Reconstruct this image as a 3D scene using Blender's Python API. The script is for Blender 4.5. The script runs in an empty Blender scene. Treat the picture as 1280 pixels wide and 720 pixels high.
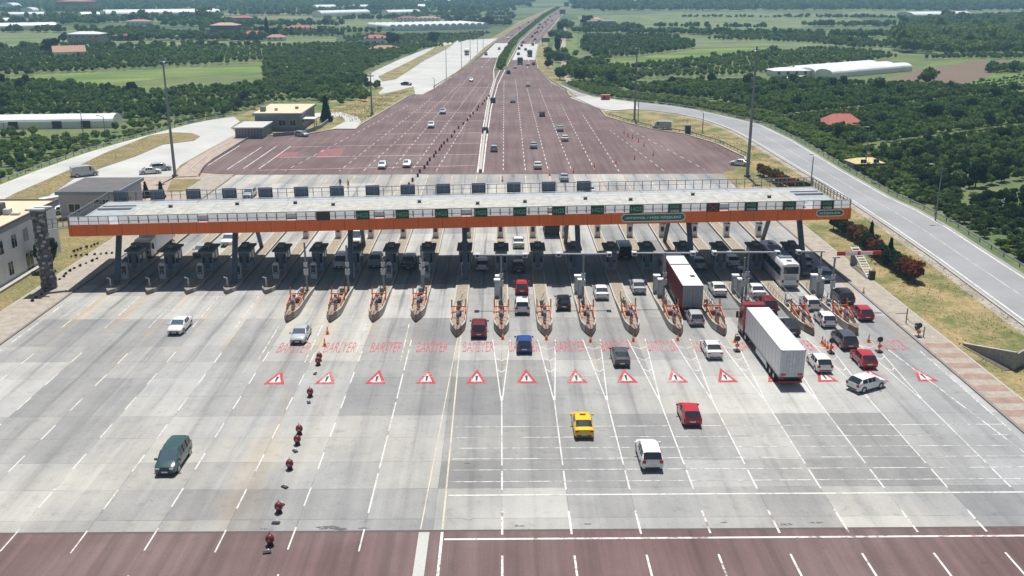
import bpy, math, random
import numpy as np
from mathutils import Vector, Matrix
random.seed(7)
R = math.radians
S = bpy.context.scene
COL = S.collection
H = 39.3; F = 1200.0; TH = R(17.6); YAW = R(0.67)
LW = 5.2          # lane pitch in metres

# ---------------------------------------------------------------- camera
cam = bpy.data.cameras.new("camera"); co = bpy.data.objects.new("camera", cam); COL.objects.link(co)
cam.lens = F / 1280 * 36; cam.sensor_width = 36; cam.clip_end = 30000; cam.clip_start = 0.5
co.location = (0, 0, H); co.rotation_euler = (R(90) - TH, 0, -YAW)
S.camera = co

def P(px, py, z=0.0):
    """ground point seen at photograph pixel (1280x720)"""
    u = (px - 640) / F; v = (py - 360) / F
    a = math.cos(TH) - v * math.sin(TH); d = math.sin(TH) + v * math.cos(TH)
    t = (H - z) / d
    x, y = u * t, a * t
    return Vector((x * math.cos(YAW) + y * math.sin(YAW), -x * math.sin(YAW) + y * math.cos(YAW), z))
def PP(pts, z=0.0): return [P(x, y, z) for x, y in pts]

# ---------------------------------------------------------------- materials
class G:
    def __init__(s, name):
        s.m = bpy.data.materials.new(name); s.m.use_nodes = True
        s.t = s.m.node_tree; s.b = s.t.nodes["Principled BSDF"]
    def n(s, ty, **kw):
        nd = s.t.nodes.new(ty)
        for k, v in kw.items():
            if k.startswith("_"):
                s.put(nd.inputs[int(k[1:])], v)
            else: setattr(nd, k, v)
        return nd
    def put(s, inp, v):
        if isinstance(v, bpy.types.NodeSocket): s.t.links.new(v, inp)
        elif isinstance(v, bpy.types.Node): s.t.links.new(v.outputs[0], inp)
        else: inp.default_value = v
    def ma(s, op, a, b=0.0, c=0.0):
        nd = s.t.nodes.new("ShaderNodeMath"); nd.operation = op
        s.put(nd.inputs[0], a); s.put(nd.inputs[1], b); s.put(nd.inputs[2], c)
        return nd.outputs[0]
    def mix(s, f, a, b):
        nd = s.t.nodes.new("ShaderNodeMix"); nd.data_type = 'RGBA'
        s.put(nd.inputs[0], f); s.put(nd.inputs[6], a if not isinstance(a, tuple) else (*a, 1)); s.put(nd.inputs[7], b if not isinstance(b, tuple) else (*b, 1))
        return nd.outputs[2]
    def scale(s, col, f):
        nd = s.t.nodes.new("ShaderNodeVectorMath"); nd.operation = 'SCALE'
        s.put(nd.inputs[0], col); s.put(nd.inputs[3], f); return nd.outputs[0]
    def xyz(s):
        g = s.n("ShaderNodeNewGeometry"); q = s.n("ShaderNodeSeparateXYZ", _0=g.outputs[0]); return q.outputs[0], q.outputs[1], q.outputs[2]
    def vec(s, x, y, z=0.0):
        return s.n("ShaderNodeCombineXYZ", _0=x, _1=y, _2=z).outputs[0]
    def noise(s, vec, scale, detail=3, rough=.55):
        nd = s.t.nodes.new("ShaderNodeTexNoise"); s.put(nd.inputs["Vector"], vec); nd.inputs["Scale"].default_value = scale
        nd.inputs["Detail"].default_value = detail; nd.inputs["Roughness"].default_value = rough; return nd.outputs[0]
    def rng(s, v, a, b, c=0., d=1.):
        nd = s.t.nodes.new("ShaderNodeMapRange"); s.put(nd.inputs[0], v)
        for i, q in enumerate((a, b, c, d)): s.put(nd.inputs[i + 1], q)
        return nd.outputs[0]
    def out(s, col, rough=.8, metal=0., bump=None, bs=.3, spec=None):
        s.put(s.b.inputs["Base Color"], (*col, 1) if isinstance(col, tuple) else col)
        s.put(s.b.inputs["Roughness"], rough); s.put(s.b.inputs["Metallic"], metal)
        if spec is not None: s.b.inputs["Specular IOR Level"].default_value = spec
        if bump is not None:
            nd = s.n("ShaderNodeBump"); nd.inputs["Strength"].default_value = bs; s.put(nd.inputs["Height"], bump)
            s.t.links.new(nd.outputs[0], s.b.inputs["Normal"])
        return s.m
_mc = {}
def M(name, col=None, rough=.6, metal=0., var=.12, sc=3.0):
    if name in _mc: return _mc[name]
    g = G(name); tc = g.n("ShaderNodeTexCoord")
    n = g.noise(tc.outputs["Object"], sc, 3)
    f = g.rng(n, .3, .7, 1 - var, 1 + var)
    _mc[name] = g.out(g.scale((*col,) if False else col, f), rough, metal)
    return _mc[name]
def paint(name, col=None, rough=.25, metal=.0):
    if name in _mc: return _mc[name]
    g = G(name); tc = g.n("ShaderNodeTexCoord")
    n = g.noise(tc.outputs["Object"], 1.5, 2)
    m = g.out(g.scale(col, g.rng(n, .3, .7, .95, 1.05)), rough, metal)
    g.b.inputs["Coat Weight"].default_value = .5; g.b.inputs["Coat Roughness"].default_value = .08
    _mc[name] = m; return m

def m_concrete():
    g = G("concrete_slabs"); x, y, z = g.xyz()
    stn = g.noise(g.vec(x, y), .9, 6, .72)
    def patch(dx, dy, ox, lo, hi):
        fx = g.ma('FLOOR', g.ma('ADD', g.ma('DIVIDE', x, dx), ox)); fy = g.ma('FLOOR', g.ma('DIVIDE', y, dy))
        w = g.n("ShaderNodeTexWhiteNoise", noise_dimensions='2D'); g.put(w.inputs[0] if w.inputs[0].name == 'Vector' else w.inputs[1], g.vec(fx, fy))
        w.inputs["Vector"]; g.put(w.inputs["Vector"], g.vec(fx, fy))
        return g.rng(w.outputs["Value"], 0, 1, lo, hi)
    b = g.ma('MULTIPLY', patch(5.2, 9.3, 0., .84, 1.07), patch(10.4, 13.95, .5, .74, 1.12))
    b = g.ma('MULTIPLY', b, patch(2.6, 18.6, .0, .94, 1.05))
    st = g.noise(g.vec(g.ma('MULTIPLY', x, .75), g.ma('MULTIPLY', y, .03)), 1.0, 3)
    b = g.ma('MULTIPLY', b, g.rng(st, .3, .7, .90, 1.08))
    bl = g.noise(g.vec(x, y), .12, 5, .65)
    b = g.ma('MULTIPLY', b, g.rng(bl, .3, .7, .86, 1.12))
    b = g.ma('MULTIPLY', b, g.rng(stn, .30, .46, .80, 1.0))
    fn = g.noise(g.vec(x, y), 6., 3, .7)
    b = g.ma('MULTIPLY', b, g.rng(fn, .3, .7, .93, 1.07))
    fr = g.ma('FRACT', g.ma('DIVIDE', x, LW))
    c = g.ma('ABSOLUTE', g.ma('SUBTRACT', fr, .5))            # 0 lane centre .5 island line
    # oil track down the middle of the lanes, strongest near the booths
    track = g.rng(c, .0, .16, 1, 0)
    near = g.rng(y, 60, 125, .15, 1.)
    tn = g.noise(g.vec(g.ma('MULTIPLY', x, 2.2), g.ma('MULTIPLY', y, .09)), 1.0, 3)
    dk = g.ma('MULTIPLY', g.ma('MULTIPLY', track, near), g.rng(tn, .35, .65, 0, .55))
    b = g.ma('MULTIPLY', b, g.ma('SUBTRACT', 1., dk))
    wheel = g.rng(g.ma('ABSOLUTE', g.ma('SUBTRACT', c, .17)), 0, .06, 1, 0)
    b = g.ma('MULTIPLY', b, g.ma('SUBTRACT', 1., g.ma('MULTIPLY', wheel, g.ma('MULTIPLY', near, .1))))
    # joints
    jf = g.ma('ABSOLUTE', g.ma('SUBTRACT', g.ma('FRACT', g.ma('DIVIDE', y, 4.65)), .5))
    j1 = g.rng(jf, .492, .497, 0, 1)
    j2 = g.rng(c, .494, .498, 0, 1)
    jn = g.rng(g.noise(g.vec(x, y), .35, 3), .4, .6, .1, .5)
    b = g.ma('MULTIPLY', b, g.ma('SUBTRACT', 1., g.ma('MULTIPLY', g.ma('MAXIMUM', j1, j2), jn)))
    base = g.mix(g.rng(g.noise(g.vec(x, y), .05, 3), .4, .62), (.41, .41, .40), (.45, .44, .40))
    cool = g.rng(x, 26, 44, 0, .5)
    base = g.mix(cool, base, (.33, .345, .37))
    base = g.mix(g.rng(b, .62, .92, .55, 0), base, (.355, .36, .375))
    # tan dust along the island lines close to the booths
    ed = g.rng(c, .30, .46, 0, 1)
    yy = g.rng(y, 92, 116, 0, 1)
    dn = g.rng(g.noise(g.vec(g.ma('MULTIPLY', x, .7), g.ma('MULTIPLY', y, .10)), 1., 4), .42, .62, 0, 1)
    base = g.mix(g.ma('MULTIPLY', g.ma('MULTIPLY', ed, yy), g.ma('MULTIPLY', dn, .65)), base, (.52, .38, .22))
    fade = g.mix(g.ma('MULTIPLY', g.rng(g.ma('ABSOLUTE', g.ma('ADD', x, 21)), 0, 5, 1, 0), g.rng(g.noise(g.vec(g.ma('MULTIPLY', x, .5), g.ma('MULTIPLY', y, .05)), 1., 4), .45, .6, 0, .35)), base, (.52, .40, .26))
    return g.out(g.scale(fade, g.ma('MULTIPLY', b, .90)), .85, bump=fn, bs=.08)
def m_brown():
    g = G("brown_asphalt"); x, y, z = g.xyz()
    a = g.noise(g.vec(g.ma('MULTIPLY', x, 1.1), g.ma('MULTIPLY', y, .03)), 1., 4)
    b = g.noise(g.vec(x, y), .06, 5, .6); c = g.noise(g.vec(x, y), 8., 2)
    fx = g.ma('FLOOR', g.ma('DIVIDE', x, 2.6)); fy = g.ma('FLOOR', g.ma('DIVIDE', y, 31.)); w = g.n("ShaderNodeTexWhiteNoise", noise_dimensions='2D'); g.put(w.inputs["Vector"], g.vec(fx, fy))
    f = g.ma('MULTIPLY', g.rng(a, .3, .7, .74, 1.26), g.ma('MULTIPLY', g.rng(b, .3, .7, .78, 1.2), g.rng(c, .3, .7, .88, 1.12)))
    f = g.ma('MULTIPLY', f, g.rng(w.outputs["Value"], 0, 1, .93, 1.06))
    d = g.noise(g.vec(x, y), .5, 5, .7); f = g.ma('MULTIPLY', f, g.rng(d, .28, .40, .8, 1))
    col = g.mix(g.rng(b, .4, .6), (.135, .080, .078), (.138, .094, .090))
    return g.out(g.scale(col, f), .85, bump=c, bs=.1)
def m_road(name, col, along=1.0):
    g = G(name); x, y, z = g.xyz()
    b = g.noise(g.vec(x, y), .08, 5, .6); c = g.noise(g.vec(x, y), 5., 3)
    f = g.ma('MULTIPLY', g.rng(b, .3, .7, .85, 1.13), g.rng(c, .3, .7, .93, 1.07))
    return g.out(g.scale(col, f), .85)
def m_ground():
    g = G("farmland"); x, y, z = g.xyz()
    u = g.ma('ADD', g.ma('MULTIPLY', x, .97), g.ma('MULTIPLY', y, .24)); v = g.ma('SUBTRACT', g.ma('MULTIPLY', y, .97), g.ma('MULTIPLY', x, .24))
    vo = g.n("ShaderNodeTexVoronoi"); vo.distance = 'CHEBYCHEV'; g.put(vo.inputs["Vector"], g.vec(g.ma('DIVIDE', u, 170), g.ma('DIVIDE', v, 85))); vo.inputs["Scale"].default_value = 1.
    vo.inputs["Randomness"].default_value = .8
    q = g.n("ShaderNodeSeparateColor", _0=vo.outputs["Color"])
    c1 = g.mix(q.outputs[0], (.045, .085, .028), (.115, .15, .05))
    c2 = g.mix(g.rng(q.outputs[1], .55, .8), c1, (.16, .17, .07))
    n = g.noise(g.vec(g.ma('MULTIPLY', u, .15), g.ma('MULTIPLY', v, 1.)), .25, 4, .6)
    n2 = g.noise(g.vec(x, y), .02, 4)
    f = g.ma('MULTIPLY', g.rng(n, .3, .7, .55, 1.4), g.rng(n2, .3, .7, .8, 1.2))
    return g.out(g.scale(c2, f), .95)
def m_grass(name, dry, green, lo=.42, hi=.6, sc=.16):
    g = G(name); x, y, z = g.xyz()
    n = g.noise(g.vec(x, y), sc, 5, .65); n2 = g.noise(g.vec(x, y), 1.6, 4, .7); n3 = g.noise(g.vec(x, y), 8, 2)
    col = g.mix(g.rng(n, lo, hi), dry, green)
    n4 = g.noise(g.vec(g.ma('ADD', x, g.ma('MULTIPLY', y, .6)), g.ma('MULTIPLY', y, .35)), 2.4, 5, .75)
    f = g.ma('MULTIPLY', g.ma('MULTIPLY', g.rng(n2, .3, .7, .68, 1.28), g.rng(n4, .3, .7, .7, 1.3)), g.rng(n3, .3, .7, .8, 1.2))
    return g.out(g.scale(col, f), .95, bump=n2, bs=.4)
def m_leaf(name, cols, tintcols=None):
    g = G(name); oi = g.n("ShaderNodeObjectInfo"); r = oi.outputs["Random"]
    geo = g.n("ShaderNodeNewGeometry"); tc = g.n("ShaderNodeTexCoord")
    n = g.noise(tc.outputs["Object"], 2.2, 3)
    c = g.mix(r, cols[0], cols[1])
    if tintcols:
        at = g.n("ShaderNodeAttribute"); at.attribute_type = 'INSTANCER'; at.attribute_name = "tint"
        k = at.outputs["Fac"]
        c = g.mix(g.rng(k, 0, 1), c, g.mix(r, tintcols[0], tintcols[1]))
        c = g.mix(g.rng(k, 1, 2), c, g.mix(r, tintcols[2], tintcols[3]))
    ri = geo.outputs["Random Per Island"]
    f = g.ma('MULTIPLY', g.rng(n, .3, .7, .7, 1.3), g.rng(ri, 0, 1, .7, 1.3))
    cc = g.scale(c, f); m = g.out(cc, .85, spec=.08)
    tr = g.n("ShaderNodeBsdfTranslucent"); g.put(tr.inputs[0], g.scale(cc, 1.25)); mx = g.n("ShaderNodeMixShader"); mx.inputs[0].default_value = .42
    o = [q for q in g.t.nodes if q.type == 'OUTPUT_MATERIAL'][0]; g.t.links.new(g.b.outputs[0], mx.inputs[1]); g.t.links.new(tr.outputs[0], mx.inputs[2]); g.t.links.new(mx.outputs[0], o.inputs[0])
    return m
def m_worn(name, col, under, amt=.5, sc=1.5):
    g = G(name); x, y, z = g.xyz()
    n = g.noise(g.vec(x, y), sc, 4, .75)
    n2 = g.noise(g.vec(x, y), .3, 2)
    k = g.ma('ADD', n, g.ma('MULTIPLY', g.ma('SUBTRACT', n2, .5), .5))
    return g.out(g.mix(g.rng(k, amt - .06, amt + .06), under, col), .8)
def m_banded(name, c1, c2, period):
    g = G(name); x, y, z = g.xyz()
    k = g.ma('GREATER_THAN', g.ma('FRACT', g.ma('DIVIDE', y, period)), .5)
    n = g.noise(g.vec(x, y), .9, 4, .7); n3 = g.noise(g.vec(x, y), 7, 2)
    far = g.ma('LESS_THAN', y, 103.5)
    k = g.ma('MULTIPLY', k, far)
    f = g.ma('MULTIPLY', g.rng(n, .3, .7, .75, 1.2), g.rng(n3, .3, .7, .9, 1.1))
    return g.out(g.scale(g.mix(k, c1, c2), f), .9)
def m_stripes(name, c1, c2, period, axis=2, diag=0.):
    g = G(name); tc = g.n("ShaderNodeTexCoord"); q = g.n("ShaderNodeSeparateXYZ", _0=tc.outputs["Object"])
    v = q.outputs[axis]
    if diag: v = g.ma('ADD', v, g.ma('MULTIPLY', q.outputs[0], diag))
    k = g.ma('GREATER_THAN', g.ma('FRACT', g.ma('DIVIDE', v, period)), .5)
    return g.out(g.mix(k, c1, c2), .5)

CONC = m_concrete(); BROWN = m_brown(); GROUND = m_ground()
ROADP = m_road("pale_concrete_road", (.46, .46, .44)); ROADG = m_road("grey_asphalt", (.27, .275, .285))
VERGE = m_grass("dry_verge", (.31, .235, .11), (.12, .14, .04), .42, .6)
LAWN = m_grass("dry_lawn", (.27, .20, .09), (.17, .16, .06), .4, .6)
GRN = m_grass("green_grass", (.17, .20, .06), (.07, .13, .03), .4, .6)
def m_crop(name, c1, c2, per, ang):
    g = G(name); x, y, z = g.xyz(); v = g.ma('ADD', g.ma('MULTIPLY', y, math.cos(ang)), g.ma('MULTIPLY', x, -math.sin(ang)))
    wob = g.noise(g.vec(x, y), .05, 3); k = g.ma('SINE', g.ma('ADD', g.ma('MULTIPLY', v, 6.283 / per), g.ma('MULTIPLY', wob, 6)))
    n = g.noise(g.vec(x, y), .03, 4); n2 = g.noise(g.vec(x, y), .7, 4, .7); wide = g.noise(g.vec(0.0, g.ma('MULTIPLY', v, .06)), 1., 2)
    col = g.mix(g.rng(n, .4, .6), c1, c2)
    return g.out(g.scale(col, g.ma('MULTIPLY', g.ma('MULTIPLY', g.rng(k, -1, 1, .72, 1.2), g.rng(n2, .3, .7, .8, 1.2)), g.rng(wide, .4, .6, .75, 1.2))), .95)
LIGHTF = m_crop("light_field", (.17, .20, .085), (.10, .15, .055), 9., .15)
YELF = m_crop("yellow_green_crop", (.16, .21, .05), (.10, .17, .035), 5., .2)
SOIL = m_grass("bare_soil", (.17, .115, .085), (.15, .11, .075), .4, .6, .05)
UNDER = m_grass("orchard_floor", (.14, .165, .055), (.085, .13, .04), .4, .6, .05)
WHITE = m_worn("worn_white_paint", (.62, .62, .60), (.42, .42, .40), .455, 2.0)
WHITEW = m_worn("very_worn_white_paint", (.66, .65, .62), (.33, .33, .31), .515, 1.3)
WHITEB = m_worn("white_paint_on_brown", (.68, .67, .65), (.25, .19, .18), .43)
YELL = m_worn("worn_yellow_paint", (.58, .51, .36), (.42, .40, .35), .47)
REDP = m_worn("worn_red_paint", (.42, .07, .085), (.42, .33, .31), .43, 2.5)
REDF = m_worn("fresh_red_paint", (.42, .04, .05), (.40, .28, .27), .40, 3.0)
REDFADE = m_worn("faded_red_patch", (.30, .085, .09), (.17, .10, .10), .5, .6)
BLACKP = m_worn("black_paint", (.04, .04, .045), (.3, .3, .3), .3)
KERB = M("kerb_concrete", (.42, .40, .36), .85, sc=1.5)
KERBD = M("old_and_shaded_kerb", (.22, .20, .18), .85, sc=1.5)
PAVE = m_banded("brick_walk", (.35, .31, .26), (.32, .215, .18), 3.0)
PAVEL = M("pink_paving", (.37, .29, .24), .9, var=.22, sc=.8)
STEEL = M("galvanised_steel", (.42, .44, .46), .45, .5)
DKSTEEL = M("dark_blue_steel", (.085, .11, .14), .5, .2)
GREY = M("grey_metal", (.22, .24, .26), .55)
LGREY = M("light_grey_metal", (.52, .54, .56), .5)
def m_fascia():
    g = G("orange_fascia"); tc = g.n("ShaderNodeTexCoord"); q = g.n("ShaderNodeSeparateXYZ", _0=tc.outputs["Object"]); x = q.outputs[0]
    j = g.rng(g.ma('ABSOLUTE', g.ma('SUBTRACT', g.ma('FRACT', g.ma('DIVIDE', x, 3.3)), .5)), .488, .494, 1, .45)
    w = g.n("ShaderNodeTexWhiteNoise", noise_dimensions='1D'); g.put(w.inputs["W"], g.ma('FLOOR', g.ma('ADD', g.ma('DIVIDE', x, 3.3), .5)))
    st = g.noise(g.vec(g.ma('MULTIPLY', x, 3.5), 0., g.ma('MULTIPLY', q.outputs[2], .4)), 1., 4, .6)
    f = g.ma('MULTIPLY', g.ma('MULTIPLY', j, g.rng(w.outputs[0], 0, 1, .94, 1.04)), g.rng(st, .3, .7, .92, 1.05))
    return g.out(g.scale((.86, .16, .015), f), .5)
ORANGE = m_fascia()
def m_translucent(name, col):
    g = G(name); tr = g.n("ShaderNodeBsdfTranslucent"); tr.inputs[0].default_value = (*col, 1); mx = g.n("ShaderNodeMixShader"); mx.inputs[0].default_value = .6
    g.out(col, .5); o = [q for q in g.t.nodes if q.type == 'OUTPUT_MATERIAL'][0]; g.t.links.new(g.b.outputs[0], mx.inputs[1]); g.t.links.new(tr.outputs[0], mx.inputs[2]); g.t.links.new(mx.outputs[0], o.inputs[0]); return g.m
PLASTIC = m_translucent("translucent_white_plastic", (.92, .92, .92))
ROOFC = M("cream_roof_sheet", (.40, .395, .36), .7, var=.22, sc=.9)
ROOFG = M("grey_roof_edge", (.33, .36, .38), .6, var=.15, sc=.8)
WPANEL = M("white_panel", (.78, .79, .80), .4, var=.05)
BLACK = M("black_rubber", (.018, .018, .02), .75)
BLKP = M("black_plastic", (.03, .03, .033), .5)
GREEN = M("green_sign_face", (.0, .16, .115), .4, var=.05)
DGREEN = M("dark_green_display", (.008, .035, .02), .35, var=.1)
REDM = M("red_metal", (.55, .03, .03), .45)
ORM = M("orange_plastic", (.80, .19, .035), .5)
WTXT = M("white_lettering", (.8, .82, .8), .5, var=.02)
GTXT = M("green_lettering", (.08, .40, .24), .5, var=.02)
RTXT = M("red_lettering", (.6, .03, .03), .5, var=.02)
GLASS = M("dark_window_glass", (.025, .032, .04), .06, var=.05)
GLASSB = M("sky_tinted_glass", (.09, .13, .17), .05, var=.05)
CHROME = M("hub_cap_metal", (.45, .46, .47), .3, .7)
LAMPR = M("red_lamp_lens", (.35, .01, .01), .2)
LAMPW = M("clear_lamp_lens", (.65, .67, .7), .12)
PLATE = M("white_number_plate", (.75, .75, .74), .4)
WALLW = M("white_render_wall", (.78, .80, .84), .8, var=.08, sc=.5)
WALLG = M("grey_cladding", (.24, .25, .28), .7, var=.1, sc=.5)
DROOF = M("dark_roof_felt", (.12, .115, .115), .85, var=.15, sc=.5)
BEIGE = M("beige_roof_felt", (.62, .52, .37), .85, var=.1, sc=.3)
TILE = M("red_roof_tile", (.36, .105, .075), .8, var=.2, sc=2)
TILEB = M("weathered_brown_tile", (.36, .20, .14), .8, var=.2, sc=2)
POLY = M("white_greenhouse_film", (.76, .78, .79), .35, var=.08, sc=.2)
STONE = M("rough_stone_cladding", (.12, .12, .12), .9, var=.7, sc=2.2)
TARP = M("yellow_tarpaulin", (.55, .44, .19), .6, var=.3)
BARK = M("tree_bark", (.09, .065, .045), .9, var=.3)
SKIN = M("skin", (.45, .28, .2), .6)
HIVIS = M("yellow_green_vest", (.35, .55, .05), .7)
CLOTH = M("dark_clothes", (.035, .03, .04), .85)
LEAF = m_leaf("orchard_leaves", ((.028, .075, .020), (.125, .205, .052)), ((.080, .160, .038), (.17, .24, .062), (.16, .22, .05), (.19, .25, .06)))
LEAFR = m_leaf("reddish_leaves", ((.17, .04, .022), (.12, .085, .03)))
LEAFD = m_leaf("dark_conifer_leaves", ((.018, .040, .017), (.030, .055, .022)))
LEAFB = m_leaf("bright_leaves", ((.10, .16, .035), (.075, .13, .03)))
TUFT = m_leaf("dry_grass_blades", ((.46, .35, .17), (.34, .30, .12)))
STRIPE = m_stripes("red_white_chevrons", (.6, .04, .04), (.8, .8, .8), .36, 2, 1.)
NOSE = m_stripes("brown_cream_nose_stripes", (.15, .06, .045), (.26, .21, .17), .3, 2, .8)

# ---------------------------------------------------------------- mesh building
class MB:
    def __init__(s): s.v = []; s.f = []; s.m = []; s.mats = []
    def mi(s, m):
        if m not in s.mats: s.mats.append(m)
        return s.mats.index(m)
    def add(s, vs, fs, m, T=None):
        o = len(s.v); k = s.mi(m)
        for q in vs:
            q = Vector(q); s.v.append(T @ q if T else q)
        for q in fs: s.f.append([o + i for i in q]); s.m.append(k)
    def box(s, x0, x1, y0, y1, z0, z1, m, T=None):
        s.add([(x0, y0, z0), (x1, y0, z0), (x1, y1, z0), (x0, y1, z0), (x0, y0, z1), (x1, y0, z1), (x1, y1, z1), (x0, y1, z1)],
              [(3, 2, 1, 0), (4, 5, 6, 7), (0, 1, 5, 4), (1, 2, 6, 5), (2, 3, 7, 6), (3, 0, 4, 7)], m, T)
    def cyl(s, a, b, r0, r1, m, n=10, T=None):
        a = Vector(a); b = Vector(b); d = (b - a).normalized()
        u = d.orthogonal().normalized(); w = d.cross(u)
        vs = []
        for i in range(n):
            t = 2 * math.pi * i / n; e = u * math.cos(t) + w * math.sin(t)
            vs.append(a + e * r0); vs.append(b + e * r1)
        fs = [(2 * i, 2 * ((i + 1) % n), 2 * ((i + 1) % n) + 1, 2 * i + 1) for i in range(n)]
        fs.append([2 * i for i in range(n)][::-1]); fs.append([2 * i + 1 for i in range(n)])
        s.add(vs, fs, m, T)
    def bar(s, a, b, w, h, m, T=None):
        a = Vector(a); b = Vector(b); d = (b - a).normalized()
        up = Vector((0, 0, 1)) if abs(d.z) < .95 else Vector((0, 1, 0))
        sx = d.cross(up).normalized(); uz = sx.cross(d)
        vs = []
        for p in (a, b):
            for i, j in ((-1, -1), (1, -1), (1, 1), (-1, 1)): vs.append(p + sx * i * w / 2 + uz * j * h / 2)
        s.add(vs, [(0, 3, 2, 1), (4, 5, 6, 7), (0, 1, 5, 4), (1, 2, 6, 5), (2, 3, 7, 6), (3, 0, 4, 7)], m, T)
    def prism(s, pts, z0, z1, m, T=None, mside=None):
        n = len(pts)
        ar = sum(pts[i][0] * pts[(i + 1) % n][1] - pts[(i + 1) % n][0] * pts[i][1] for i in range(n))
        if ar < 0: pts = pts[::-1]
        vs = [(p[0], p[1], z0) for p in pts] + [(p[0], p[1], z1) for p in pts]
        s.add(vs, [list(range(n, 2 * n))], m, T)
        s.add(vs, [list(range(n))[::-1]] + [(i, (i + 1) % n, n + (i + 1) % n, n + i) for i in range(n)], mside or m, T)
    def sheet(s, pts, z, m):
        n = len(pts)
        ar = sum(pts[i][0] * pts[(i + 1) % n][1] - pts[(i + 1) % n][0] * pts[i][1] for i in range(n))
        if ar < 0: pts = pts[::-1]
        s.add([(p[0], p[1], z) for p in pts], [list(range(n))], m)
    def strip(s, pts, w, z, m, dash=None):
        """flat painted line along a polyline"""
        for a, b in zip(pts[:-1], pts[1:]):
            a = Vector((a[0], a[1], z)); b = Vector((b[0], b[1], z)); d = b - a; L = d.length; d.normalize()
            n = Vector((-d.y, d.x, 0)) * w / 2
            if dash:
                on, per = dash; t = 0
                while t < L:
                    e = min(t + on, L); p, q = a + d * t, a + d * e
                    s.add([p - n, q - n, q + n, p + n], [(0, 1, 2, 3)], m); t += per
            else: s.add([a - n, b - n, b + n, a + n], [(0, 1, 2, 3)], m)
    def ribbon(s, pts, off0, off1, z0, z1, m):
        """raised band along a polyline (kerb, wall)"""
        n = len(pts); L = []; Rr = []
        for i in range(n):
            a = pts[max(i - 1, 0)]; b = pts[min(i + 1, n - 1)]; d = Vector((b[0] - a[0], b[1] - a[1], 0)).normalized(); q = Vector((-d.y, d.x, 0))
            p = Vector((pts[i][0], pts[i][1], 0)); L.append(p + q * off0); Rr.append(p + q * off1)
        vs = []
        for i in range(n):
            for p, z in ((L[i], z0), (L[i], z1), (Rr[i], z1), (Rr[i], z0)): vs.append((p.x, p.y, z))
        fs = []
        for i in range(n - 1):
            for k in range(4): fs.append((4 * i + k, 4 * i + (k + 1) % 4, 4 * i + 4 + (k + 1) % 4, 4 * i + 4 + k))
        fs += [(0, 1, 2, 3), (4 * n - 1, 4 * n - 2, 4 * n - 3, 4 * n - 4)]
        s.add(vs, fs, m)
    def mesh(s, name, smooth=False):
        me = bpy.data.meshes.new(name); me.from_pydata([tuple(q) for q in s.v], [], s.f)
        for m in s.mats: me.materials.append(m)
        me.polygons.foreach_set("material_index", s.m)
        if smooth: me.polygons.foreach_set("use_smooth", [True] * len(s.f))
        me.update(); return me
    def build(s, name, parent=None, loc=None, smooth=False, rz=0.):
        o = bpy.data.objects.new(name, s.mesh(name, smooth)); COL.objects.link(o)
        if parent: o.parent = parent
        if loc is not None: o.location = loc
        if rz: o.rotation_euler.z = rz
        return o
def empty(name, loc=(0, 0, 0), rz=0.):
    o = bpy.data.objects.new(name, None); COL.objects.link(o); o.location = loc; o.rotation_euler = (0, 0, rz); o.empty_display_size = .5; return o
def tag(o, label, cat, group=None):
    if len(label.split()) > 16: print('LONG', label)
    o["label"] = label.strip(); o["category"] = cat
    if group: o["group"] = group
    return o
def structure(o): o["kind"] = "structure"; return o
def copy_tree(o, parent=None):
    c = o.copy(); COL.objects.link(c)
    if parent: c.parent = parent
    for ch in list(o.children): copy_tree(ch, c)
    return c
ORD = ["first", "second", "third", "fourth", "fifth", "sixth", "seventh", "eighth", "ninth", "tenth", "eleventh", "twelfth", "thirteenth", "fourteenth", "fifteenth",
       "sixteenth", "seventeenth", "eighteenth", "nineteenth", "twentieth", "twenty first", "twenty second", "twenty third", "twenty fourth"]
_txt = {}
def text_mesh(body, mat, size=1., bold=.0, depth=0.):
    key = (body, mat.name, size, bold, depth)
    if key in _txt: return _txt[key]
    c = bpy.data.curves.new("lettering", 'FONT'); c.body = body; c.size = size; c.align_x = 'CENTER'; c.align_y = 'CENTER'; c.offset = bold; c.extrude = depth; c.resolution_u = 3
    o = bpy.data.objects.new("lettering", c); COL.objects.link(o)
    bpy.context.view_layer.update()
    me = bpy.data.meshes.new_from_object(o.evaluated_get(bpy.context.evaluated_depsgraph_get()))
    COL.objects.unlink(o); bpy.data.objects.remove(o)
    me.materials.clear(); me.materials.append(mat)
    _txt[key] = me; return me
def add_text(mb, body, mat, center, w, h, rot=None, bold=0.):
    me = text_mesh(body, mat, 1., bold)
    co_ = [v.co.copy() for v in me.vertices]
    xs = [q.x for q in co_]; ys = [q.y for q in co_]; cx = (max(xs) + min(xs)) / 2; cy = (max(ys) + min(ys)) / 2
    sx = w / (max(xs) - min(xs)); sy = h / (max(ys) - min(ys))
    T = Matrix.Translation(center) @ (rot or Matrix.Identity(4))
    mb.add([((q.x - cx) * sx, (q.y - cy) * sy, 0) for q in co_], [list(p.vertices) for p in me.polygons], mat, T)
UPRIGHT = Matrix.Rotation(R(90), 4, 'X')   # text facing -Y
HAZE = 0.00022
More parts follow.
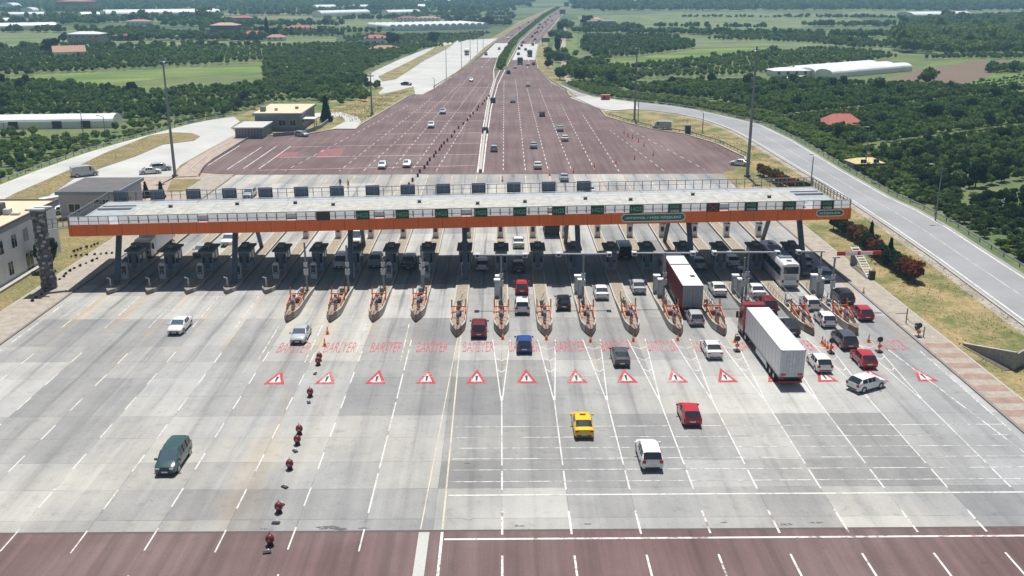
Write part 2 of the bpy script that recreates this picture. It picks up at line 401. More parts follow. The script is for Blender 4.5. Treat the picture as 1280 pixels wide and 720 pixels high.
# ---------------------------------------------------------------- ground, roads, fields
def struct_sheet(name, pts, z, m):
    b = MB(); b.sheet([(p[0], p[1]) for p in pts], z, m); return structure(b.build(name))
def offset_line(pts, d):
    out = []
    for i in range(len(pts)):
        a = pts[max(i - 1, 0)]; b = pts[min(i + 1, len(pts) - 1)]; t = Vector((b[0] - a[0], b[1] - a[1], 0)).normalized()
        out.append(Vector((pts[i][0] - t.y * d, pts[i][1] + t.x * d, 0)))
    return out
def smooth_line(pts, it=2):
    pts = [Vector((p[0], p[1], 0)) for p in pts]
    for _ in range(it):
        q = [pts[0]]
        for a, b in zip(pts[:-1], pts[1:]): q += [a * .75 + b * .25, a * .25 + b * .75]
        q.append(pts[-1]); pts = q
    return pts
b = MB(); b.sheet([(-9000, -300), (9000, -300), (9000, 14000), (-9000, 14000)], 0, GROUND); structure(b.build("ground"))
# low hills far beyond the frame
b = MB(); rr = random.Random(3); n = 90; vs = []; fs = []
for i in range(n):
    x = -9000 + 18000 * i / (n - 1); h = 120 + 90 * math.sin(i * .33) + 60 * math.sin(i * .81 + 1) + rr.uniform(-15, 15)
    vs += [(x, 9500, -2), (x, 11000 + rr.uniform(-200, 200), max(h, 40)), (x, 13500, max(h, 40) * 1.5)]
for i in range(n - 1):
    for k in range(2): fs.append((3 * i + k, 3 * i + 3 + k, 3 * i + 4 + k, 3 * i + 1 + k))
b.add(vs, fs, GRN); structure(b.build("hills"))

RUP = smooth_line(PP([(700, 105), (735, 120.5), (790, 127), (855, 134), (915, 147), (967, 160), (1100, 240), (1167, 270), (1280, 343), (1420, 430), (1600, 560)]), 1)
RLO = smooth_line(PP([(735, 131), (757, 139), (800, 136.5), (865, 145), (910, 160), (940, 176), (995, 210), (1040, 237), (1140, 303), (1280, 407), (1400, 495), (1560, 640)]), 1)
LUP = smooth_line(PP([(-220, 330), (-60, 255), (0, 231), (60, 208), (120, 187), (200, 165), (250, 152), (292, 146)]), 1)
vp = [Vector((-150, 20, 0)), *PP([(-220, 400), (-220, 330), (-60, 255), (0, 231), (60, 208), (120, 187), (200, 165), (250, 152), (292, 146), (330, 132), (400, 128), (458, 93), (545, 57), (612, 49), (650, 26), (690, 9), (706, 9), (690, 35), (683, 70), (700, 100), (735, 121), (790, 127), (855, 134), (915, 147), (967, 160), (1100, 240), (1167, 270), (1280, 343), (1420, 430), (1600, 560)]), Vector((150, 20, 0))]
struct_sheet("verge_ground", vp, .012, VERGE)
# green strips outside both frontage roads
g1 = list(RUP) + offset_line(RUP, 9)[::-1]; struct_sheet("grass_strip", g1, .016, UNDER)
g1 = list(LUP) + offset_line(LUP, 5)[::-1]; struct_sheet("grass_strip", g1, .016, GRN)
struct_sheet("lawn", PP([(-40, 420), (-40, 395), (0, 352), (80, 292), (150, 300), (212, 300), (150, 345), (75, 358), (0, 415)]), .02, LAWN)
struct_sheet("lawn", PP([(215, 224), (262, 224), (272, 231), (255, 240), (208, 240)]), .02, LAWN)
struct_sheet("lawn", PP([(60, 300), (60, 262), (170, 262), (230, 280), (120, 300)]), .018, LAWN)
struct_sheet("paved_yard", PP([(165, 262), (160, 222), (216, 221), (240, 214), (300, 222), (296, 231), (270, 262)]), .016, PAVEL)
# fields in the plain: (pixels, material)
FIELDS = [
 ("field", [(0, 97), (80, 92), (200, 87), (330, 79), (400, 80), (400, 90), (330, 91), (200, 98), (125, 108), (60, 103), (0, 103)], YELF),
 ("field", [(0, 41), (130, 36), (330, 41), (420, 46), (420, 56), (200, 60), (0, 62)], LIGHTF),
 ("field", [(390, 27), (520, 22), (590, 27), (580, 34), (480, 38), (390, 38)], LIGHTF),
 ("field", [(745, 79), (870, 62), (960, 58), (960, 64), (880, 73), (770, 84)], YELF),
 ("field", [(722, 20), (900, 15), (1060, 17), (1060, 30), (960, 38), (780, 40), (725, 32)], LIGHTF),
 ("field", [(868, 46), (1000, 50), (1130, 62), (1040, 60), (960, 57), (870, 60)], LIGHTF),
 ("field", [(1050, 12), (1140, 8), (1280, 8), (1280, 17), (1140, 22), (1060, 20)], LIGHTF),
 ("field", [(855, 107), (900, 99), (985, 94), (1080, 96), (960, 104), (870, 111)], YELF),
 ("soil_field", [(1112, 101), (1150, 87), (1215, 77), (1262, 75), (1240, 95), (1195, 108), (1130, 110)], SOIL),
 ("field", [(1195, 109), (1245, 92), (1300, 74), (1300, 113), (1200, 113)], YELF),
 ("field", [(1130, 92), (1170, 78), (1212, 73), (1212, 77), (1150, 87)], YELF),
 ("field", [(130, 112), (170, 106), (245, 104), (330, 104), (300, 112), (180, 118), (130, 118)], GRN),
 ("field", [(700, 95), (690, 60), (700, 35), (722, 40), (722, 80), (740, 110)], GRN),
 ("field", [(0, 62), (330, 56), (420, 55), (560, 60), (458, 92), (400, 128), (300, 146), (120, 185), (0, 228), (-200, 300), (-200, 62)], UNDER),
 ("field", [(725, 42), (870, 40), (1080, 45), (1280, 60), (1400, 60), (1400, 400), (1290, 335), (1175, 262), (1100, 230), (968, 153), (915, 140), (855, 128), (760, 116), (715, 100)], UNDER),
 ("dirt_track", [(703, 30), (708, 30), (707, 60), (709, 90), (716, 105), (709, 106), (702, 88), (701, 60)], PAVEL),
 ("field", [(340, 132), (420, 128), (455, 100), (475, 118), (440, 125), (400, 140), (345, 146)], GRN),
]
order = {"UNDER": 0}
for i, (nm, px, m) in enumerate(FIELDS):
    struct_sheet(nm, PP(px), (.004 if m is UNDER else .03 + .002 * i), m)
# grass banks over the verge
struct_sheet("grass_bank", PP([(398, 142), (450, 124), (480, 118), (517, 109), (516, 113), (480, 133), (449, 156), (452, 150), (440, 143), (425, 139)]), .020, VERGE)
# roads
lroad = list(LUP) + PP([(300, 152), (288, 160), (297, 167), (262, 186), (225, 207), (214, 221), (160, 222), (112, 222), (98, 239), (60, 264), (0, 300), (-220, 420)])
struct_sheet("side_road", lroad, .04, ROADP)
isl = PP([(-40, 274), (20, 242), (94, 210), (131, 192), (187, 170), (215, 166), (240, 167), (250, 171), (243, 176), (204, 181), (169, 196), (98, 220), (60, 246), (10, 280)])
b = MB(); b.prism([(p.x, p.y) for p in isl], .0, .17, LAWN, mside=KERB); structure(b.build("grass_island"))
park = PP([(622, 48), (606, 59), (583, 80), (561, 98), (542, 111), (528, 118), (519, 118), (517, 108), (495, 114), (470, 119), (480, 110), (462, 103), (458, 96), (470, 88), (500, 74), (536, 60), (562, 51)])
struct_sheet("truck_park", park, .042, ROADP)
isl = PP([(473, 96), (500, 83), (530, 68), (545, 59), (567, 55), (559, 61), (530, 76), (512, 88), (495, 99), (478, 102)])
b = MB(); b.prism([(p.x, p.y) for p in isl], .0, .2, VERGE, mside=KERB); structure(b.build("grass_island"))
struct_sheet("driveway", PP([(386, 142), (425, 140), (447, 146), (452, 152), (443, 162), (412, 162), (432, 152), (428, 146), (386, 146)]), .044, ROADP)
rroad = list(RUP) + list(RLO)[::-1]
struct_sheet("frontage_road", rroad, .04, ROADG)
struct_sheet("slip_road", PP([(712, 122), (735, 120), (790, 127), (800, 136), (757, 139), (750, 136)]), .046, ROADP)
# brown apron + motorway
right_edge = [(905, 216), (932, 205), (930, 197), (895, 180), (855, 168), (815, 162), (780, 153), (757, 146), (750, 137), (712, 120), (707, 112), (687, 102), (672, 87), (669, 72), (673, 55), (687, 38), (700, 22), (712, 10)]
left_edge = [(690, 10), (664, 25), (640, 37), (615, 57), (580, 87), (545, 110), (528, 119), (519, 118), (510, 121), (482, 138), (450, 157), (445, 162), (419, 162), (380, 169), (344, 169), (293, 176), (262, 192), (240, 211), (246, 216)]
EXC = [Vector((-57, 205, 0)), Vector((47.8, 205, 0))]
struct_sheet("motorway", PP(right_edge + left_edge) + EXC, .03, BROWN)
# the far pale concrete patches on the carriageways
struct_sheet("concrete_patch", PP([(640, 75), (650, 55), (673, 55), (669, 75)]), .044, ROADP)
struct_sheet("concrete_patch", PP([(601, 72), (619, 54), (637, 54), (622, 72)]), .044, ROADP)
# plaza slab: concrete, then brown asphalt in the foreground
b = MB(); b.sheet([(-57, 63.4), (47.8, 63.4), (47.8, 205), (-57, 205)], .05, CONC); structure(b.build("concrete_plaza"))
b = MB(); b.sheet([(-57, -20), (47.8, -20), (47.8, 63.4), (-57, 63.4)], .05, BROWN); structure(b.build("asphalt_road"))
b = MB(); b.sheet([(-57, 63.25), (47.8, 63.25), (47.8, 63.5), (-57, 63.5)], .054, M("dark_joint", (.10, .085, .08), .9)); structure(b.build("expansion_joint"))
# median green strip on the motorway
medl = [(617.5, 88), (622, 72), (637, 53), (655, 37), (675, 20), (693, 10)]; medr = [(632, 87), (639, 70), (650, 50), (667, 35), (687, 20), (703, 10)]
b = MB(); b.prism([(p.x, p.y) for p in PP(medl + medr[::-1])], 0, .3, GRN, mside=KERB); structure(b.build("grass_median"))
# pavements with kerbs
b = MB(); b.box(48.0, 51.3, -20, 190, 0, .15, PAVE); structure(b.build("pavement"))
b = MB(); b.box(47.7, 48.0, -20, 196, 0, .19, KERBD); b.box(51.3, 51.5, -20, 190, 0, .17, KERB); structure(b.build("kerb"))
b = MB(); b.box(-62.5, -57.3, -20, 205, 0, .15, PAVE); structure(b.build("pavement"))
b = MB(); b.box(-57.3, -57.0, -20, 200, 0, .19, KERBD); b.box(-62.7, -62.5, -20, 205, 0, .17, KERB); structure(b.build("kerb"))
# kerbs round the apron and the roads
for pts, w in ((right_edge[1:], .35), (left_edge[:5], .35), (left_edge[7:], .35)):
    b = MB(); b.ribbon(PP(pts), 0, -w, 0, .25, KERB); structure(b.build("kerb"))
b = MB(); b.ribbon(RLO, -.0, -.3, 0, .2, KERB); structure(b.build("kerb"))
struct_sheet("road_shoulder", list(offset_line(RLO, .0)) + offset_line(RLO, -1.7)[::-1], .024, m_grass("gravel_shoulder", (.36, .33, .28), (.27, .24, .19)))
# brown strip of paving beside the left apron edge
st = smooth_line(PP([(216, 222), (226, 208), (262, 187), (297, 167)]), 1)
b = MB(); b.ribbon(st, -.2, -5., 0, .16, PAVEL); structure(b.build("pavement"))

# ---------------------------------------------------------------- painted markings
mk = MB(); Z1 = .057
def X(k): return k * LW
tipY = {}
for k in range(-10, 9):
    tipY[k] = 121.5 if k <= -6 else (110.3 if k <= -2 else 105.0)
# left side dashes
for k in range(-12, -1):
    for j in range(-6, 7):
        y0 = 63.2 + 6.08 * j - 2.5 + (.3 if k % 2 else 0)
        if y0 > tipY.get(k, 112) - 8 or abs(X(k)) > 56: continue
        if k in (-2,) and y0 > 64: continue
        mk.add([(X(k) - .06, y0, Z1), (X(k) + .06, y0, Z1), (X(k) + .06, y0 + 3.0, Z1), (X(k) - .06, y0 + 3.0, Z1)], [(0, 1, 2, 3)], WHITE if y0 > 60 else WHITEB)
mk.strip([(X(-2), 66), (X(-2), 104)], .13, Z1, WHITE, (6.3, 7.2))
# right side: short dashes in front, solid lines, gores
for k in range(0, 9):
    x = X(k)
    for j in range(-9, 1):
        y0 = 62.8 + 6.08 * j
        mk.add([(x - .08, y0, Z1), (x + .08, y0, Z1), (x + .08, y0 + 3.3, Z1), (x - .08, y0 + 3.3, Z1)], [(0, 1, 2, 3)], WHITEB)
    mk.strip([(x, 69.4), (x, 72.6)], .14, Z1, WHITE); mk.strip([(x, 73.6), (x, 88)], .12, Z1, WHITE)
    for sgn in (-1, 1): mk.strip([(x + sgn * .06, 87), (x + sgn * 1.02, 104.0)], .12, Z1 + .002, WHITE)
    for yy, hw in ((101.6, .85), (98.2, .66), (95., .47)):
        mk.strip([(x - hw, yy - .0), (x, yy - .75)], .12, Z1, WHITE); mk.strip([(x + hw, yy - .0), (x, yy - .75)], .12, Z1 + .001, WHITE)
for k in range(-10, -1):
    mk.strip([(X(k) - .6, tipY[k] - 13), (X(k) - .75, tipY[k] - 1)], .12, Z1 + .002, WHITEW)
# yellow centre lines
mk.strip([(-4.45, 30), (-4.5, 63.2)], .2, Z1 + .003, WHITEB); mk.strip([(-4.5, 63.6), (-4.75, 105)], .14, Z1 + .003, YELL)
mk.strip([(-6.15, 63.6), (-5.1, 105)], .10, Z1 + .003, YELL)
mk.sheet([(-6.25, 30), (-5.45, 30), (-5.45, 63.2), (-6.25, 63.2)], Z1 + .001, ROADP)
# seven worn rumble lines on the right half, one solid line on the brown asphalt
for i, y in enumerate((81.1, 78.9, 76.8, 74.8, 72.8, 70.8)):
    mk.strip([(-4.3, y), (46.8, y)], .11, Z1 + .004, WHITEW)
mk.strip([(-4.3, 68.6), (47.2, 68.6)], .2, Z1 + .004, WHITE)
mk.strip([(-4.3, 62.2), (47.4, 62.2)], .22, Z1 + .004, WHITEB)
# edge lines
mk.strip([(46.9, 30), (46.9, 100)], .15, Z1, WHITEW); mk.strip([(-56.2, 30), (-56.2, 118)], .15, Z1, WHITEW)
mk.strip([(46.2, 72), (43.2, 103)], .15, Z1 + .006, WHITEW)
# behind the booths
for k in range(-10, 9):
    mk.strip([(X(k), 172), (X(k), 204)], .15, Z1, WHITEW)
# apron: dashes fanning out toward the motorway
def dline(p, q, w=.16, dash=(2.6, 5.4), m=WHITEB, z=.04): mk.strip(PP([p, q]), w, z, m, dash)
for p, q in (((644.5, 100), (657, 215.5)), ((659, 111), (685, 212)), ((674, 111), (714, 212)), ((701, 130), (744, 214)), ((728.5, 144), (774.5, 215.5)), ((762, 162.7), (833, 216)), ((789, 163), (881, 212)),
             ((630, 100), (629, 215)), ((540, 122.5), (424, 214)), ((575, 105), (454, 214)), ((595, 85), (488, 214)), ((604, 95), (514, 214)), ((510, 132), (356, 214)), ((612, 105), (545, 214))):
    dline(p, q)
for p, q in (((284, 212), (327, 184)), ((304, 211), (345.5, 183)), ((324, 211), (363, 183)), ((258, 208), (300, 182)),
             ((324, 213), (596, 207)), ((363, 184), (600, 179)), ((470, 168), (603, 166)), ((500, 152), (606, 151)), ((510, 141), (608, 141)), ((535, 127.5), (611, 127.5)), ((553, 109.5), (616, 109.5)), ((350, 197), (598, 193))):
    mk.strip(PP([p, q]), .22, .042, WHITEB)
# median edge lines
for pts in ([(597, 216), (603, 165), (610, 125), (617.5, 100), (617, 88), (622, 72), (637, 53), (655, 37), (675, 20)], [(603.5, 216), (607.5, 180), (614, 135), (622.5, 105), (635, 80), (650, 52), (667, 36), (687, 20)]):
    mk.strip(PP(pts), .32, .046, WHITEB)
# motorway lane lines, edge lines
for pts in ([(650, 82), (655, 66), (664, 50), (678, 34), (698, 17)], [(659, 85), (662, 68), (668, 53), (681, 36), (700, 18)], [(602, 84), (626, 60), (648, 40), (680, 17)]):
    mk.strip(PP(pts), .35, .046, WHITEB, (6, 14))
mk.strip(offset_line(PP([(707, 113), (687, 103), (671, 87), (668, 72), (672, 55), (686, 38), (699, 22)]), -.6)[:], .4, .05, WHITEB)
# faded red surface patches
for px in ([(345, 197), (352, 191), (374, 190), (369, 196)], [(395, 197), (402, 187), (432, 185), (425, 196)]):
    mk.sheet([(p.x, p.y) for p in PP(px)], .034, REDFADE)
# frontage road lines
mk.strip(offset_line(RUP, -.9), .28, .046, WHITE); mk.strip(offset_line(RLO, .8), .28, .046, WHITE)
cen = [(a + b_) / 2 for a, b_ in zip(smooth_line(PP([(967, 160), (1100, 240), (1167, 270), (1280, 343), (1420, 430)]), 1), smooth_line(PP([(925, 168), (1040, 237), (1100, 277), (1220, 362), (1340, 450)]), 1))]
mk.strip(cen, .12, .046, WHITEW)
mk.strip(offset_line(LUP, -.8), .2, .046, WHITEB)
# BARIYER lettering and warning triangles in the lanes
for k in range(-5, 9):
    x = X(k + .5)
    red = REDP if k <= 1 or k in (4, 7, 8) else REDP
    w = 3.5
    add_text(mk, "BAR\u0130YER", red, Vector((x, 102.3, Z1 + .006)), w, 4.3, bold=-.004 if k > -4 else -.014)
    y0, y1 = 91.2, 95.2
    tri = lambda f, z, m, yo=0: mk.add([(x - 1.12 * f, y0 + (1 - f) * 1.25, z), (x + 1.12 * f, y0 + (1 - f) * 1.25, z), (x, y1 - (1 - f) * 2.7, z)], [(0, 1, 2)], m)
    rl_ = m_worn(f"lane_red_paint_{k + 5}", (.40, .04, .055), (.40, .30, .29), (.36, .44, .40, .46, .38, .42, .40)[k % 7], 2.0 + (k % 3) * .7); tri(.97, Z1, rl_); tri(.54, Z1 + .004, WHITE)
    mk.add([(x - .08, y0 + .75, Z1 + .008), (x + .08, y0 + .75, Z1 + .008), (x + .14, y0 + 2.1, Z1 + .008), (x - .14, y0 + 2.1, Z1 + .008)], [(0, 1, 2, 3)], BLACKP)
structure(mk.build("road_markings"))
rs_ = random.Random(9); b = MB(); dk_ = m_worn("tar_stain", (.10, .095, .09), (.34, .34, .32), .46, 5.0)
for x_, y_, s_ in ((-13.2, 63.9, 1.1), (-12.2, 63.7, .6), (-10.5, 63.8, .4), (-18, 63.8, .3), (6.5, 64.2, .3), (1.2, 64.0, .5), (17, 64.3, .35), (21.5, 64.0, .7), (24, 64.2, .5), (-2.6, 65, .35), (-3.0, 74, .3), (10.5, 118, .3), (-1.6, 121.3, .45), (-9.2, 118, .4), (9.8, 115, .35)):
    n_ = 9; b.sheet([(x_ + s_ * rs_.uniform(.4, 1) * math.cos(6.283 * i / n_) * 1.3, y_ + s_ * .35 * rs_.uniform(.4, 1) * math.sin(6.283 * i / n_)) for i in range(n_)], .0665, dk_)
structure(b.build("road_stains"))
# ---------------------------------------------------------------- toll canopy
gan = empty("toll_canopy", (-4.6, 127.5, 0)); gan.rotation_euler = (0, R(-.64), R(2.1))
tag(gan, "long toll canopy with an orange fascia spanning every lane of the plaza", "toll canopy")
GX = 53.2; GD = 15.5
b = MB(); b.box(-GX, GX, -.15, .15, 7.55, 9.08, ORANGE); b.box(-GX, GX, GD - .15, GD + .15, 7.7, 8.9, ORANGE)
b.box(-GX, -GX + .3, .15, GD - .15, 7.7, 8.93, ORANGE); b.box(GX - .3, GX, .15, GD - .15, 7.7, 8.93, ORANGE)
b.build("fascia", gan)
b = MB(); b.box(-GX + .3, GX - .3, .15, GD - .15, 7.85, 8.95, ROOFG); 
for i in range(1, 16): b.box(-GX + .3 + i * 6.6, -GX + .42 + i * 6.6, .15, GD - .15, 8.95, 8.99, GREY)
b.box(-GX - .02, -GX + .34, -.0, GD, 8.955, 9.0, ROOFG); b.box(GX - .34, GX + .02, -.0, GD, 8.955, 9.0, ROOFG)
b.build("deck", gan)
b = MB(); b.box(-46.5, 47.0, 1.9, 8.6, 8.95, 9.62, WPANEL); b.box(-46.9, 47.4, 1.5, 9.0, 9.62, 9.70, ROOFG); b.box(-46.2, 46.7, 2.15, 8.3, 9.70, 9.78, ROOFC)
for i in range(28): b.box(-45.5 + i * 3.37, -45.45 + i * 3.37, 2.2, 8.2, 9.78, 9.81, ROOFG)
rf = b.build("roof", gan)
rv = random.Random(5)
for i in range(11):
    b = MB(); b.box(-.22, .22, -.2, .2, 0, .3, BLKP); b.box(-.3, .3, -.28, .28, .3, .36, GREY); o = b.build("vent", rf, (-42 + i * 8.4 + rv.uniform(-2, 2), rv.uniform(4, 7.6), 9.78))
b = MB(); b.box(-GX + .5, GX - .5, 9.4, 10.0, 8.95, 9.25, STEEL); b.box(-GX + .5, GX - .5, 11.6, 12.0, 8.95, 9.15, LGREY)
b.build("cable_tray", gan)
# parapet with posts and pale panels
b = MB(); n = int(2 * GX / 1.3)
for i in range(n + 1):
    x = -GX + .1 + (2 * GX - .2) * i / n
    b.box(x - .045, x + .045, .02, .11, 9.02, 10.22, GREY)
b.box(-GX, GX, 0, .13, 10.18, 10.26, GREY); b.box(-GX, GX, .02, .1, 9.5, 9.55, GREY)
b.build("front_railing", gan)
b = MB(); b.box(.09, 1.2, .145, .165, 9.1, 10.22, PLASTIC); pm_ = b.mesh("parapet_panel")
for i in range(n):
    x = -GX + .1 + (2 * GX - .2) * i / n
    if i % 9 != 4: o = bpy.data.objects.new("parapet_panel", pm_); COL.objects.link(o); o.parent = gan; o.location = (x, 0, 0)
b = MB()
for i in range(n + 1):
    x = -GX + .1 + (2 * GX - .2) * i / n; b.box(x - .045, x + .045, GD - .1, GD - .01, 9.02, 10.35, GREY)
b.box(-GX, GX, GD - .12, GD, 10.3, 10.38, GREY); b.box(-GX, GX, GD - .1, GD - .03, 9.7, 9.75, GREY)
b.build("rear_railing", gan)
for sx in (-1, 1):
    b = MB(); x0 = sx * (GX - .06)
    for i in range(13): y = .3 + (GD - .6) * i / 12; b.box(x0 - .045, x0 + .045, y - .045, y + .045, 9.02, 10.3, GREY)
    for z in (9.7, 10.25): b.box(x0 - .04, x0 + .04, .15, GD - .15, z, z + .07, GREY)
    b.build("side_railing", gan)
for j in range(7):
    x = -47.5 + 15.72 * j
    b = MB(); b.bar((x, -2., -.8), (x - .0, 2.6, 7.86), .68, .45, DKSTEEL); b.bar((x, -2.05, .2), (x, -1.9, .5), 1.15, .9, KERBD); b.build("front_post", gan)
    b = MB(); b.bar((x, 18.5, -.8), (x, 13.0, 7.86), .55, .4, DKSTEEL); b.build("rear_post", gan)
for j in range(7):
    x = -47.5 + 15.72 * j; b = MB(); b.box(x - .3, x + .3, .3, GD - .3, 7.45, 7.85, DKSTEEL); b.build("soffit_beam", gan)
# lane displays on the parapet
for i, k in enumerate(range(-5, 9)):
    x = X(k + .5) * 1.02 + 4.6
    b = MB(); b.box(x - .9, x + .9, -.42, -.17, 9.08, 10.28, DGREEN if k != -5 and k != 5 else BLKP)
    s = b.build("lane_display", gan)
    if k == -5: s["label"] = "blank black lane display"
    elif k == 5:
        s["label"] = "dark lane display with a red cross"
        m2 = MB(); m2.bar((x - .6, -.44, 9.2), (x + .6, -.44, 10.15), .05, .1, RTXT); m2.bar((x - .6, -.45, 10.15), (x + .6, -.45, 9.2), .05, .1, RTXT); m2.build("red_cross", s)
    else:
        m2 = MB()
        if k >= 4:
            add_text(m2, "HGS", GTXT, Vector((x, -.435, 9.92)), 1.2, .42, UPRIGHT, .02); m2.build("lettering", s); m2 = MB(); add_text(m2, "OGS", WTXT, Vector((x, -.435, 9.32)), 1.2, .3, UPRIGHT, .02)
        else: add_text(m2, "HGS", GTXT, Vector((x, -.435, 9.68)), 1.5, .62, UPRIGHT, .02)
        m2.build("lettering", s)
for j in range(14):
    x = (-56 + 5.33 * j) + 4.6
    if x < -GX + 1: x = -GX + 1.4
    b = MB(); b.box(x - 1.05, x + 1.05, GD + .05, GD + .3, 9.0, 10.5, M("display_back", (.06, .085, .13), .5)); b.box(x - .9, x + .9, GD - .04, GD + .05, 9.15, 10.35, M("display_back_panel", (.10, .13, .19), .5)); b.build("display_back", gan)
def round_sign(xc, w, h, z, txt, tw):
    b = MB(); r = h / 2; pts = []
    for sx, a0 in ((1, -90), (-1, 90)):
        for i in range(9):
            a = R(a0 + 22.5 * i); pts.append((sx * 0 + (w / 2 - r) * sx + r * math.cos(a), r * math.sin(a)))
    T = Matrix.Translation((xc, -.17, z)) @ UPRIGHT
    b.prism(pts, 0, .06, WTXT, T); b.prism([(p[0] * (1 - .16 / w * 1.4), p[1] * (1 - .16 / h * 1.4)) for p in pts], .06, .075, GREEN, T)
    s = b.build("name_board", gan); m2 = MB(); add_text(m2, txt, WTXT, Vector((xc, -.255, z)), tw, h * .42, UPRIGHT, .015); m2.build("lettering", s); return s
round_sign(21.0 + 4.6, 8.9, 1.15, 8.42, "OTOYOL / HGS G\u0130\u015eELER\u0130", 7.6)["label"] = "long green board with white lettering on the orange fascia"
round_sign(45.6 + 4.6, 3.9, .95, 8.5, "G\u0130\u015eELER", 3.0)["label"] = "short green board at the right end of the fascia"

# ---------------------------------------------------------------- islands
def island(k):
    x = X(k); ty = tipY[k]; hw = .92; long_ = k > -6
    nth = ORD[k + 10]
    r = empty("toll_island", (x, ty, 0))
    if k <= -6: d = f"short concrete toll island with a blunt nose, {nth} from the left"
    elif k <= -2: d = f"long concrete toll island with a boat shaped nose, {nth} island from the left"
    else: d = f"longest kind of toll island with striped pointed nose, {nth} from the left"
    tag(r, d, "toll island", "toll islands")
    end = 168 - ty; bow = 3.2 if long_ else 2.0
    plan = lambda w, f: [(0 - w * .12, f), (w * .12, f), (w * .62, f + bow * .42), (w * .93, f + bow * .8), (w, f + bow + .5), (w, end), (w * .6, end + .6), (-w * .6, end + .6), (-w, end), (-w, f + bow + .5), (-w * .93, f + bow * .8), (-w * .62, f + bow * .42)]
    b = MB(); b.prism(plan(hw, 0), 0, .4, KERB, mside=KERBD); b.build("kerb", r)  # shade of the kerb sides is put into their darker colour
    b = MB(); b.prism(plan(hw - .2, .35), .4, .42, M("island_fill", (.30, .255, .19), .9, var=.3)); b.build("island_top", r)
    wl = 11.5 if long_ else 2.6; h = .95 if long_ else .6
    for sx in (-1, 1):
        b = MB(); pts = [(sx * hw * .62, bow * .42), (sx * hw * .93, bow * .8), (sx * hw, bow + .5), (sx * hw, bow + wl * .55), (sx * hw, bow + wl)]
        hs = [h, h, h, h * .8, .27]
        for (p, q, a, c) in zip(pts[:-1], pts[1:], hs[:-1], hs[1:]):
            t = .17 * -sx
            vs = [(p[0], p[1], .1), (q[0], q[1], .1), (q[0] + t, q[1], .1), (p[0] + t, p[1], .1), (p[0], p[1], a), (q[0], q[1], c), (q[0] + t, q[1], c), (p[0] + t, p[1], a)]
            vs = [Vector(v_) + Vector((sx * .012, 0, 0)) for v_ in vs]
            b.add(vs, [(0, 1, 5, 4), (1, 2, 6, 5), (2, 3, 7, 6), (3, 0, 4, 7), (4, 5, 6, 7)], KERB)
        b.build("side_wall", r)
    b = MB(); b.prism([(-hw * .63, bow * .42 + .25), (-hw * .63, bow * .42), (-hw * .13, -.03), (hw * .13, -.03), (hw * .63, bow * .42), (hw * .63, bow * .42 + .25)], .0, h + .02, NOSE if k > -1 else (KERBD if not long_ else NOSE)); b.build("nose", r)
    if k >= 5:
        b = MB()
        for sx in (-1, 1):
            for i in range(8): b.cyl((sx * .72, 8 + i * 1.3, .25), (sx * .72, 8 + i * 1.3, 1.2), .03, .03, GREY, 5)
            b.bar((sx * .72, 8, 1.2), (sx * .72, 8 + 9.1, 1.2), .05, .05, GREY)
        b.build("handrail", r)
    if k >= -5:
        gk = random.Random(k)
        for i in range(5):
            yy = 7.2 + i * 1.25; b = MB(); b.cyl((gk.uniform(-.35, .35), yy, .42), (gk.uniform(-.5, .5), yy, gk.uniform(1.0, 1.7)), .05, .05, gk.choice([LGREY, BLKP, WPANEL]), 6); b.build("short_post", r)
        b = MB(); b.box(-.3, .3, 6.2, 6.9, .42, .95, DKSTEEL); b.build("equipment_box", r); b = MB(); b.box(-.35, .1, 9.6, 10.1, .42, 1.3, GREY); b.build("equipment_box", r)
        for sx in (-1, 1):
            b = MB(); pts_ = [(sx * .45, 7 + 3 * t, .42 + .75 * math.sin(math.pi * t)) for t in (0, .2, .4, .6, .8, 1)]
            for p_, q_ in zip(pts_[:-1], pts_[1:]): b.cyl(p_, q_, .045, .045, WPANEL, 6)
            b.build("hoop", r)
    return r
for k in range(-10, 9): island(k)
IZ = .42
# orange guard frames on the noses of the long islands
for k in range(-5, 9):
    rg = random.Random(k + 50)
    r = empty("guard_frame", (X(k), tipY[k] + 3.6, .42)); tag(r, f"orange guard frame standing on the nose of the {ORD[k+10]} island from the left", "guard frame", "orange guard frames")
    for sx in (-1, 1):
        b = MB(); b.bar((sx * .74, -.2, .65), (sx * .82, 2.4, 1.05), .06, .32, ORM); b.bar((sx * .82, 2.4, 0), (sx * .86, 2.9 + rg.uniform(-.2, .3), 2.1), .15, .1, ORM); b.bar((sx * .78, -.1, 0), (sx * .78, -.1, .7), .1, .1, ORM); b.build("side_rail", r)
    b = MB(); b.bar((-.95, 2.5, 1.3), (.95, 2.5, 1.3), .08, .12, ORM); b.bar((-.95, 2.5, .5), (.6, 1.1, 1.2), .07, .16, ORM); b.build("cross_bar", r)
    b = MB()
    for i in range(3): b.cyl((0 + rg.uniform(-.1, .1), -.2 + .45 * i, 0), (rg.uniform(-.12, .12), -.2 + .45 * i, .9 + .3 * i), .16, .13, STRIPE, 8); b.cyl((0, -.25 + .45 * i, .9 + .3 * i), (0, -.15 + .45 * i, 1.12 + .3 * i), .2, .2, (M("blue_lamp", (.05, .1, .3)), WPANEL, REDM)[i], 8)
    b.build("warning_lamps", r)
